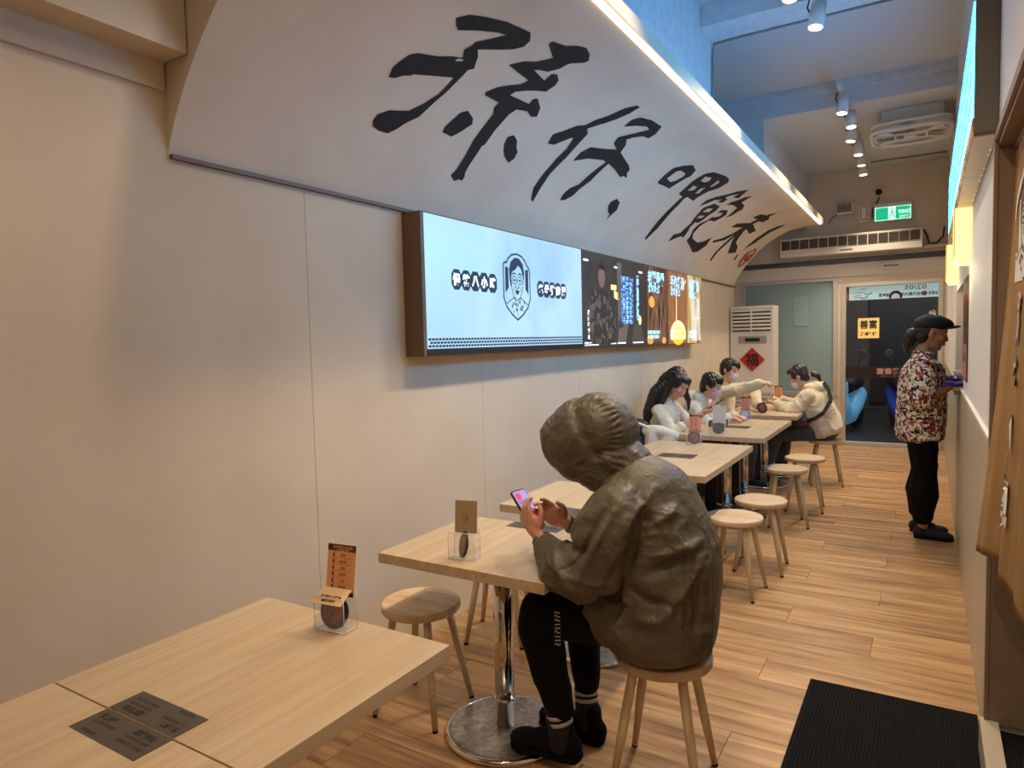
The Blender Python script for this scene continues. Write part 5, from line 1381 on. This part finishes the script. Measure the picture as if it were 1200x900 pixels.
# hood: a shell open towards the face
bm = B()
add_ell(bm, V3(1.235, 2.13, 1.185), (.135, .125, .135)); add_ell(bm, V3(1.195, 2.13, 1.165), (.145, .130, .145), Matrix.Rotation(.5, 3, 'Y'))
add_ell(bm, V3(1.13, 2.13, 1.15), (.105, .118, .115)); add_ell(bm, V3(1.09, 2.13, 1.17), (.07, .10, .075)); add_ell(bm, V3(1.17, 2.13, 1.09), (.10, .105, .085))
add_cap(bm, V3(1.23, 2.13, 1.10), V3(1.32, 2.14, 1.055), .115, .11); add_ell(bm, V3(1.29, 2.135, 1.10), (.10, .12, .07))
oc = V3(1.02, 2.13, 1.04)
def hfold(co):
    Q1 = co @ np.array(axes((-.5, 0, -.85), (0, 0, 1))); w = vnoise(co*8, 7)
    b = .004*ridged(np.c_[Q1[:, 0]*3, Q1[:, 1]*11+w*2, Q1[:, 2]*11], 31)**4+.004*ridged(co*15+w[:, None]*2, 33)**5-.002
    c = np.array((1.19, 2.13, 1.15)); d_ = co-c
    # gathered seam running over the crown, from the brow to the nape
    r_ = np.hypot(d_[:, 0], d_[:, 2]); th = np.arctan2(d_[:, 2], d_[:, 0])
    seam = np.exp(-((np.abs(d_[:, 1])-.085+.02*np.sin(th))/.016)**2)*(th > -.4)*(th < 2.7)
    b = b+seam*(.0035*np.sin(th*48+6*vnoise(co*25, 3))-.003)
    neckc = np.exp(-((co[:, 0]-1.275+(co[:, 2]-1.12)*.6)/.022)**2)
    return b-.010*neckc
def hcut(v):
    d_ = v-oc; dirn = Vector((-.62, 0, -.78))
    l = V3(1.12, 2.13, 1.10)
    return ((v-l).dot(dirn) > .065-.35*0) and abs(v.y-2.13) < .105 and v.z < 1.16 and v.x < 1.20
hood = blob('hood', bm, M['jacket'], man, .005, 4, hfold, hcut, .006)
#bm = B(); path(bm, [(1.19, 2.03, 1.03), (1.20, 2.02, 1.01), (1.205, 2.015, .99)], .003, 6); add_ell(bm, (1.205, 2.015, .98), (.008, .008, .014)); obj('drawstring', bm, M['black'], man)
# trousers
bm = B()
add_ell(bm, (1.44, 2.155, .545), (.14, .175, .10))
chain(bm, [V3(1.42, 2.07, .57), V3(1.25, 2.04, .575), knL+V3(.01, 0, .0), V3(1.045, 2.02, .50), V3(1.075, 2.025, .36), anL+V3(0, 0, .06)], [.095, .092, .08, .08, .066, .049])
chain(bm, [V3(1.42, 2.24, .57), V3(1.25, 2.27, .57), knR, V3(1.08, 2.29, .48), V3(1.10, 2.26, .33), anR+V3(0, 0, .09)], [.095, .09, .076, .076, .062, .046])
add_ell(bm, V3(1.22, 2.03, .63), (.07, .06, .05))
tr = blob('trousers', bm, M['trousers'], man, .008, 4, folds([(None, (7, 9, 7), .006)], 8))
# printed script on the thigh
def thighf(u, v, w): return V3(1.165-u*.35-v*.02, 1.934-w*1.5+abs(u)*.02, .585+v)
bm = B()
tf_ = lambda u, v, w: (1.165+v*.75, 1.9335-w, .555+u)
rg = random.Random(9)
for col_ in (-.011, .003):
    for k_ in range(9):
        u = -.06+k_*.0135
        strip(bm, [(u, col_-.006), (u+rg.uniform(.003, .01), col_+rg.uniform(-.003, .005)), (u+.004, col_+.007)], .0022, tf_)
obj('thigh_print', bm, M['text_white'], tr)
# socks with two pale stripes
for an, kn, zz in ((anL, knL, 0), (anR, knR, .02)):
    d = (V3(kn.x, kn.y, .5)-an).normalized()
    bm = B(); add_cap(bm, an-V3(0, 0, .06), an+d*.095, .045, .0435); sk = blob('sock', bm, M['black'], man, .006, 1)
    for h in (.020, .044):
        bm = B()
        p = an+d*(h+zz*.4); a = d.orthogonal().normalized(); b = d.cross(a)
        rings = [[bm.verts.new(p+d*dh+(a*math.cos(t)+b*math.sin(t))*rr) for t in [2*PI*i/28 for i in range(28)]] for dh, rr in ((-.007, .0435), (-.006, .0455), (.006, .0462), (.007, .0442))]
        for r0, r1 in zip(rings, rings[1:]):
            for i in range(28):
                f = bm.faces.new((r0[i], r0[(i+1) % 28], r1[(i+1) % 28], r1[i])); f.smooth = True
        obj('stripe', bm, flat('sock_stripe', '#b3aaa0', .8) if 'sock_stripe' not in bpy.data.materials else bpy.data.materials['sock_stripe'], sk)
shoe('shoe', (1.185, 2.04, .045), (.905, 2.05, .028), M['trousers'], man, .105, .052, up=(.06, 0, 1))
shoe('shoe', (1.185, 2.235, .0), (.915, 2.24, .026), M['trousers'], man, .11, .05, up=(.1, 0, 1))
# phone
ph = thing('phone', 'phone with a red and lilac screen in the hooded person\'s hands', 'phone', (.985, 2.065, .9))
pu = V3(-.62, .10, .775).normalized(); pw = V3(.12, .985, .05); pw = (pw-pu*pw.dot(pu)).normalized(); pnn = pw.cross(pu); pc = V3(.985, 2.058, .905)
if pnn.x < 0: pnn = -pnn
def pf(u, v, w): return pc+pw*u+pu*v+pnn*w
rrect = lambda a, b, r: [(sx*(a-r)+r*math.cos(t), sy*(b-r)+r*math.sin(t)) for sx, sy, t0 in ((1, 1, 0), (-1, 1, PI/2), (-1, -1, PI), (1, -1, 1.5*PI)) for t in [t0+k_*PI/8 for k_ in range(5)]]
bm = B(); prism(bm, rrect(.037, .078, .01), pf, -.004, .004); obj('case', bm, M['phone'], ph)
bm = B(); fillp(bm, [[(u, v) for u, v in rrect(.034, .074, .008)]], lambda u, v, w: pf(u, v, .0044)); sc = obj('screen', bm, M['phone_scr'], ph)
bm = B(); fillp(bm, [[(-.034, -.066), (.034, -.066), (.034, -.005), (.01, .008), (-.034, -.004)]], lambda u, v, w: pf(u, v, .0049)); fillp(bm, [circ(-.012, .052, .014, .014)], lambda u, v, w: pf(u, v, .0049)); obj('screen_image', bm, M['phone_red'], sc)
obj('screen_text', join_meshes([text_mesh('今日推薦', .013, lambda u, v, w: pf(-u if False else u, v+.028, .0052)), text_mesh('雞湯', .013, lambda u, v, w: pf(u, v+.012, .0052))]), M['maroon'], sc)

# ---------------------------------------------------------------- generic builder for the people in the back
def gfold(amp, seed, O):
    def f(co):
        c = co-np.array(O); w = vnoise(c*7, seed)
        a = ridged(np.c_[c[:, 0]*7+c[:, 2]*5, c[:, 1]*7, c[:, 2]*4-c[:, 0]*3+w*2], seed+1)**4
        b = ridged(np.c_[c[:, 0]*11, c[:, 1]*5+w*2, c[:, 2]*13], seed+2)**5
        return amp*(.9*a+.7*b)-amp*.2
    return f
def person(label, O, rz, P):
    """P: joints in a local frame, x forward, y left, z up, feet on z=0; O: world origin"""
    Rm = Matrix.Rotation(rz, 3, 'Z'); O = Vector(O)
    W_ = lambda p: O+Rm @ Vector(p)
    D_ = lambda p: Rm @ Vector(p)
    root = thing('person', label, 'person', O)
    g = P
    hc, hf, hu = W_(g['head']), D_(g['hf']), D_(g['hu']); hs = g.get('hs', .95)
    sw = g.get('sw', .17)
    pel, chest, neck = W_(g['pel']), W_(g['chest']), W_(g['neck'])
    side = D_((0, 1, 0))
    sh = [chest+side*sw*s+(neck-chest)*.25 for s in (1, -1)]
    el = [W_(g['elL']), W_(g['elR'])]; wr = [W_(g['wrL']), W_(g['wrR'])]
    hip = [W_(g['pel'])+side*.085*s for s in (1, -1)]
    kn = [W_(g['knL']), W_(g['knR'])]; an = [W_(g['anL']), W_(g['anR'])]
    bm = B()
    torso_chain(bm, pel, chest, neck, side, .12, .135, .085, .085)
    add_cap(bm, neck, hc+(neck-hc)*.35, .046, .046)
    head_parts(bm, hc, hf, hu, hs)
    for i in (0, 1):
        limb(bm, [sh[i], el[i], wr[i]], [.042, .034, .023]); limb(bm, [hip[i], kn[i], an[i]], [.065, .046, .034])
        hd = g['hdL' if i == 0 else 'hdR']
        hand(bm, wr[i], D_(hd[0]), D_(hd[1]), D_(hd[2]), .92, curl=hd[3], thumb=.4)
    body = blob('body', bm, g.get('skin', M['skin_pale']), root, .006, 2)
    face_parts(root, hc, hf, hu, hs, g.get('hair', M['hair']))
    # top
    R_ = Matrix(((chest-pel).normalized().cross(side)*-1, side, (chest-pel).normalized())).transposed()
    b_ = g.get('bulk', 1.0)
    bm = B()
    lo = pel+(pel-chest).normalized()*g.get('hem', .02)
    ax_ = (chest-pel).normalized()
    loft(bm, [(lo-ax_*.02, ax_, side, .105*b_, .15*b_), (lo+ax_*.02, ax_, side, .132*b_, .17*b_), (lo.lerp(chest, .35), ax_, side, .136*b_, .172*b_), (lo.lerp(chest, .7), ax_, side, .13*b_, .170*b_), (chest, ax_, side, .118*b_, .165*b_), (chest+ax_*.07, ax_, side, .08*b_, .10*b_)], 24)
    add_cap(bm, sh[0], sh[1], .060*b_, .060*b_)
    add_cap(bm, chest, neck-(neck-chest)*.25, .115*b_, .068)
    sl = g.get('sleeve', 1.0)
    for i in (0, 1):
        we = el[i].lerp(wr[i], sl-.02)
        if g.get('short'):
            chain(bm, [sh[i], sh[i].lerp(el[i], .82)], [.07*b_, .078*b_])
        else:
            chain(bm, [sh[i], el[i], we], [.062*b_, .054*b_, .04*b_])
    if g.get('hoodie'):
        add_ell(bm, neck+(hc-neck)*.08+D_((-.10, 0, -.01)), (.075, .12, .07)); add_cap(bm, neck+D_((-.03, .07, .0)), neck+D_((-.03, -.07, .0)), .055, .055)
    if g.get('flare'):
        for fc, fr in g['flare']: add_ell(bm, W_(fc), fr, Rm.to_3x3())
    top = blob('top', bm, g['topmat'], root, .008, 4, gfold(g.get('fold', .010), g.get('seed', 1), O))
    top.name = g.get('topname', 'sweater')
    # trousers
    bm = B()
    tw = g.get('tw', 1.0)
    add_ell(bm, pel, (.125*min(tw, 1.05), .165*min(tw, 1.05), .105))
    for i in (0, 1):
        s = 1 if i == 0 else -1
        aa = an[i]+V3(0, 0, g.get('cuff', .02)); mid = kn[i].lerp(aa, .5)
        chain(bm, [hip[i], hip[i].lerp(kn[i], .5), kn[i], mid, aa], [.088*tw, .082*tw, .066*tw, .066*tw*g.get('calf', 1), .052*tw*g.get('ank', 1)])
    blob('trousers', bm, g['legmat'], root, .01, 3, folds([(None, (8, 8, 6), .006)], 3))
    for i in (0, 1):
        fd = D_(g.get('foot', (1, 0, 0))).normalized(); h0 = V3(an[i].x, an[i].y, g.get('fz', 0.0))-fd*.055
        shoe('shoe', h0, h0+fd*.245, g.get('shoemat', M['black']), root, .085, .043)
    return root, W_, D_, hc, axes(hf, hu), hs
def hair_blob(root, hc, R_, s, parts, mat, voxel=.006, name='hair', extra=None, smooth=2):
    bm = B()
    for p, r in parts: add_ell(bm, hc+R_ @ (Vector(p)*s), [q*s for q in r], R_)
    if extra: extra(bm)
    return blob(name, bm, mat, root, voxel, smooth, lambda co: .0025*np.sin(co[:, 0]*160+co[:, 1]*210+5*vnoise(co*20, 2)))
CAPH = [((-.026, 0, .048), (.093, .084, .082)), ((-.045, 0, .0), (.07, .08, .085)), ((.04, .0, .088), (.05, .062, .03)), ((.01, .070, .035), (.05, .018, .05)), ((.01, -.070, .035), (.05, .018, .05))]
def mask(root, hc, R_, s, mat):
    bm = B()
    add_ell(bm, hc+R_ @ (Vector((.062, 0, -.05))*s), (.052*s, .056*s, .055*s), R_)
    mk = blob('face_mask', bm, mat, root, .005, 1)
    for y in (-1, 1):
        bm = B(); path(bm, [hc+R_ @ (Vector(p)*s) for p in ((.06, y*.056, -.02), (.02, y*.075, .005), (-.01, y*.082, .018), (-.02, y*.083, .0))], .0018, 5); obj('ear_loop', bm, mat, mk)

RIGHT = ((.9, .15, .25), (0, -.3, 1), (.1, .9, .3), .8)
seat_leg = dict(knL=(.40, .12, .50), knR=(.40, -.12, .50), anL=(.40, .12, .085), anR=(.36, -.12, .085))
# long-haired woman looking at her phone
A = dict(pel=(0, 0, .54), chest=(.05, 0, .86), neck=(.08, 0, .985), head=(.165, -.01, 1.105), hf=(.8, -.15, -.58), hu=(.55, 0, .83),
         elL=(.18, .22, .74), elR=(.20, -.21, .72), wrL=(.41, .07, .92), wrR=(.41, -.07, .885),
         hdL=((.85, -.2, .3), (.2, -.6, .6), (.3, -.5, .7), .9), hdR=((.9, .1, .25), (.1, .3, .9), (.2, .3, .8), .8),
         topmat=M['cream_sweater'], legmat=M['black'], sleeve=.35, seed=11, bulk=.92, sw=.15, **seat_leg)
r1, W1, D1, h1, R1, s1 = person('long-haired woman in a cream sweater, head bent over her phone, by the wall', (.235, 5.62, 0), -.10, A)
def long_hair(bm):
    c = [h1+R1 @ Vector(p) for p in ((-.07, .03, .05), (-.10, .03, -.04))]
    chain(bm, [c[0], c[1], W1((-.04, .03, .95)), W1((-.09, .04, .80)), W1((-.10, .05, .64))], [.08, .085, .085, .075, .045])
    chain(bm, [c[0], W1((.0, -.07, 1.04)), W1((-.045, -.10, .88)), W1((-.08, -.09, .70))], [.075, .06, .06, .04])
    chain(bm, [h1+R1 @ Vector((.03, .06, .06)), h1+R1 @ Vector((.05, .075, -.03)), W1((.22, .09, .97)), W1((.215, .10, .89))], [.03, .03, .022, .012])
    chain(bm, [h1+R1 @ Vector((.0, -.065, .06)), h1+R1 @ Vector((-.02, -.078, -.03)), W1((.06, -.10, .96))], [.035, .033, .03])
hair_blob(r1, h1, R1, s1, CAPH, M['hair'], extra=long_hair)
bm = B(); strip(bm, [(-.03, 0), (-.015, .008), (-.005, -.004)], .006, lambda u, v, w: W1((.185+v*.2, -.02+u, .845+v))); strip(bm, [(.005, .004), (.02, .01), (.028, 0)], .006, lambda u, v, w: W1((.185+v*.2, -.02+u, .845+v))); obj('chest_print', bm, M['ink'], r1)
p1 = thing('phone', 'dark phone held up by the long-haired woman', 'phone', W1((.50, 0, .95)))
bm = B(); prism(bm, rrect(.035, .075, .009), lambda u, v, w: W1((.50+v*.75, u+.0, .955+v*.5+w)), -.004, .004); obj('case', bm, M['phone'], p1)
bm = B(); prism(bm, rrect(.032, .071, .007), lambda u, v, w: W1((.50+v*.75, u+.0, .9595+v*.5+w)), 0, .0008); obj('screen', bm, flat('dim_screen', '#3a3f48', .15, emit=.2), p1)
# masked woman in an open white jacket
A = dict(pel=(0, 0, .54), chest=(.09, 0, .83), neck=(.15, 0, .94), head=(.225, 0, 1.055), hf=(.93, -.05, -.35), hu=(.3, 0, .95),
         elL=(.28, .20, .70), elR=(.27, -.21, .70), wrL=(.40, .09, .775), wrR=(.40, -.09, .775),
         hdL=((.95, -.2, 0), (0, 0, -1), (.1, -1, 0), .7), hdR=((.95, .2, 0), (0, 0, -1), (.1, 1, 0), .7),
         topmat=M['cream_sweater'], legmat=M['jeans'], sleeve=.97, seed=21, bulk=1.18, hoodie=True, topname='jacket', **seat_leg)
r2, W2, D2, h2, R2, s2 = person('masked woman with short black hair in a white jacket, middle of the three', (.29, 6.24, 0), -.08, A)
hair_blob(r2, h2, R2, s2, CAPH+[((-.055, 0, -.04), (.05, .07, .06)), ((.062, 0, .062), (.03, .05, .03))], M['hair'])
mask(r2, h2, R2, s2, M['mask'])
bm = B(); path(bm, [W2((.235, .02, .92)), W2((.265, .02, .80)), W2((.24, .02, .66))], .006, 6); path(bm, [W2((.20, -.05, .95)), W2((.27, -.06, .80))], .005, 6); obj('lapel', bm, M['white'], r2)
# masked woman stretching out her arm
A = dict(pel=(0, 0, .54), chest=(.04, 0, .90), neck=(.08, 0, 1.03), head=(.14, 0, 1.155), hf=(.93, -.25, -.28), hu=(.28, 0, .96),
         elL=(.30, .22, .95), elR=(.28, -.16, .965), wrL=(.40, .05, .80), wrR=(.50, -.13, 1.04),
         hdL=((.95, -.2, 0), (0, 0, -1), (.1, -1, 0), .8), hdR=((.95, .1, .05), (0, .3, -1), (.1, 1, .3), 1.6),
         topmat=M['cream_fleece'], legmat=M['jeans'], sleeve=.95, seed=41, bulk=1.12, hoodie=True, topname='jumper', **seat_leg)
r3, W3, D3, h3, R3, s3 = person('masked woman in cream reaching an arm across the table, farthest on the left', (.33, 7.1, 0), -.12, A)
hair_blob(r3, h3, R3, s3, CAPH+[((-.10, 0, .03), (.035, .035, .04)), ((.062, .02, .06), (.03, .045, .03))], M['hair'])
mask(r3, h3, R3, s3, M['mask'])
# woman in the cream hoodie on the aisle side, facing the wall
A = dict(pel=(0, 0, .545), chest=(.12, 0, .86), neck=(.17, 0, .965), head=(.255, 0, 1.075), hf=(.85, .05, -.5), hu=(.45, 0, .88),
         elL=(.26, .23, .74), elR=(.28, -.22, .76), wrL=(.44, .12, .80), wrR=(.44, -.10, .82),
         hdL=((.92, -.2, .2), (0, -.4, 1), (.1, -1, .2), .9), hdR=((.92, .2, .25), (0, .4, 1), (.1, 1, .2), .9),
         topmat=M['cream_fleece'], legmat=M['jeans'], sleeve=.97, seed=55, bulk=1.22, hoodie=True, topname='hoodie', fold=.013, tw=1.12,
         knL=(.44, .17, .50), knR=(.42, -.14, .50), anL=(.56, .17, .085), anR=(.46, -.14, .085), hem=.04)
r4, W4, D4, h4, R4, s4 = person('masked woman in a cream hoodie with a cross-body bag, on the aisle stool', (1.33, 7.40, 0), PI-.05, A)
def tail4(bm):
    q = h4+V3(.10, 0, .02)
    chain(bm, [q-V3(.03, 0, -.01), q+V3(.03, 0, .01), q+V3(.075, -.005, -.01), q+V3(.105, -.005, -.06)], [.032, .03, .028, .012])
hair_blob(r4, h4, R4, s4, CAPH+[((-.05, 0, .0), (.055, .075, .08))], M['hairbrown'], extra=tail4)
bm = B(); add_ell(bm, h4+V3(.105, 0, .022), (.018, .036, .034)); obj('hair_tie', bm, flat('pink_tie', '#d8b4b0', .7), r4)
mask(r4, h4, R4, s4, M['maskw'])
cb = thing('crossbody_bag', 'small brown bag on a black strap worn over the cream hoodie', 'bag', W4((.10, .22, .62)))
bm = B(); strapp = [W4(p) for p in ((.02, .02, 1.02), (-.035, .10, .97), (-.075, .17, .86), (-.02, .235, .74), (.06, .25, .68), (.13, .24, .655))]
for a, b in zip(strapp, strapp[1:]):
    d = (b-a).normalized(); n_ = V3(0, -1, .1); s_ = d.cross(n_).normalized()*.018
    for sg_, off in ((1, 0),):
        q = [a+s_, a-s_, b-s_, b+s_]; lo_ = [bm.verts.new(x+V3(0, -.012, 0)) for x in q]; hi_ = [bm.verts.new(x+V3(0, .008, 0)) for x in q]
        bm.faces.new(lo_); bm.faces.new(hi_[::-1])
        for i in range(4): bm.faces.new((lo_[i], hi_[i], hi_[(i+1) % 4], lo_[(i+1) % 4]))
obj('strap', bm, M['black'], cb)
bm = B(); add_ell(bm, W4((.20, .225, .64)), (.10, .035, .055), Matrix.Rotation(PI, 3, 'Z')); blob('pouch', bm, flat('brown_pouch', '#4f3d2c', .6), cb, .008, 2)
# serving woman at the hatch, standing, facing +x
A = dict(pel=(0, 0, .90), chest=(.01, 0, 1.22), neck=(.01, 0, 1.36), head=(.065, 0, 1.485), hf=(.97, 0, -.24), hu=(.24, 0, .97), hs=1.0,
         elL=(-.01, .22, 1.0), elR=(.0, -.21, .985), wrL=(.19, .12, 1.15), wrR=(.19, -.10, 1.12),
         hdL=((.97, -.15, .1), (0, -.3, .9), (.1, -1, .2), .35), hdR=((.97, .1, .12), (0, .3, .9), (.1, 1, .2), .35),
         topmat=M['shirt'], legmat=M['trousers'], short=True, seed=61, bulk=1.18, hem=.17, topname='shirt', fold=.008, tw=1.22, calf=1.25, ank=1.05, cuff=.085,
         knL=(.02, .09, .48), knR=(.03, -.09, .48), anL=(-.01, .09, .08), anR=(.02, -.09, .08), skin=M['skin_tan'])
r5, W5, D5, h5, R5, s5 = person('standing server in a leaf-print shirt and black cap working at the hatch', (2.155, 5.79, 0), 0, A)
def tail5(bm):
    chain(bm, [h5+R5 @ Vector((-.08, 0, .0)), h5+R5 @ Vector((-.125, 0, -.03)), h5+R5 @ Vector((-.13, 0, -.10)), h5+R5 @ Vector((-.12, 0, -.17))], [.035, .042, .04, .016])
hair_blob(r5, h5, R5, s5, [((-.035, 0, .02), (.083, .081, .07)), ((-.055, 0, -.03), (.05, .07, .06))], M['hair'], extra=tail5)
bm = B()
for p, r in (((-.01, 0, .078), (.105, .094, .062)), ((-.05, 0, .058), (.085, .09, .06)), ((.03, 0, .085), (.085, .08, .045))):
    add_ell(bm, h5+R5 @ Vector(p), r, R5)
capo = blob('cap', bm, M['cap'], r5, .006, 3)
bm = B(); add_ell(bm, h5+R5 @ Vector((.10, 0, .068)), (.062, .070, .012), R5 @ Matrix.Rotation(-.35, 3, 'Y')); obj('visor', bm, M['cap'], capo)
# purple gloves drawn over her hands
for wkey, hd in (('wrL', A['hdL']), ('wrR', A['hdR'])):
    bm = B(); w_ = W5(A[wkey]); hand(bm, w_, D5(hd[0]), D5(hd[1]), D5(hd[2]), .99, curl=hd[3], thumb=.4)
    add_cap(bm, w_-D5(hd[0]).normalized()*.05, w_, .036, .030)
    blob('glove', bm, M['purple'], r5, .005, 1)
pl = thing('serving_bowl', 'white bowl in the server\'s purple gloves', 'bowl', W5((.27, 0, 1.14)))
c_ = W5((.27, .01, 0))
bm = B(); lathe(bm, [(.035, 1.155), (.04, 1.16), (.07, 1.185), (.082, 1.22), (.079, 1.22), (.066, 1.19), (.03, 1.168)], (c_.x, c_.y, 0), 32); obj('bowl', bm, M['white'], pl)
bm = B(); lathe(bm, [(.064, 1.194), (.068, 1.198), (.064, 1.2)], (c_.x, c_.y, 0), 28); obj('soup', bm, flat('soup', '#c99a4a', .2), pl)

# ---------------------------------------------------------------- backpack and coat on the stool by the wall
bp = thing('backpack', 'black backpack with white piping on a stool by the left wall', 'bag', (.25, 5.0, .452))
bm = B()
for c, r in (((.25, 5.0, .58), (.16, .15, .12)), ((.24, 5.0, .70), (.155, .145, .14)), ((.25, 4.99, .79), (.13, .12, .09)), ((.36, 4.96, .60), (.08, .11, .10))): add_ell(bm, c, r)
blob('pack', bm, flat('bag_black', '#15141a', .5), bp, .009, 4, folds([(None, (9, 9, 9), .009)], 71))
for yy in (4.93,):
    bm = B(); path(bm, [(.20, 4.855, .62), (.195, 4.85, .72), (.23, 4.865, .82), (.31, 4.88, .865), (.40, 4.92, .82)], .008, 6); obj('piping', bm, M['text_white'], bp)
    bm = B(); path(bm, [(.17, 4.93, .84), (.22, 4.92, .90), (.28, 4.93, .84)], .01, 6); obj('handle', bm, M['black'], bp)
    bm = B(); path(bm, [(.12, 4.87, .75), (.10, 4.84, .62), (.14, 4.85, .5)], .014, 6); obj('shoulder_strap', bm, M['black'], bp)
ct = thing('folded_coat', 'cream coat draped over the black backpack', 'coat', (.42, 5.05, .452))
bm = B()
chain(bm, [V3(.36, 4.93, .80), V3(.44, 4.96, .80), V3(.54, 5.05, .75)], [.04, .045, .035]); add_ell(bm, V3(.45, 5.05, .72), (.11, .10, .09)); add_ell(bm, V3(.40, 4.93, .72), (.05, .05, .11))
add_ell(bm, V3(.44, 5.05, .60), (.11, .12, .12)); add_ell(bm, V3(.43, 5.03, .53), (.10, .10, .085))
blob('coat', bm, M['cream_sweater'], ct, .009, 3, folds([(None, (10, 10, 6), .014)], 81))
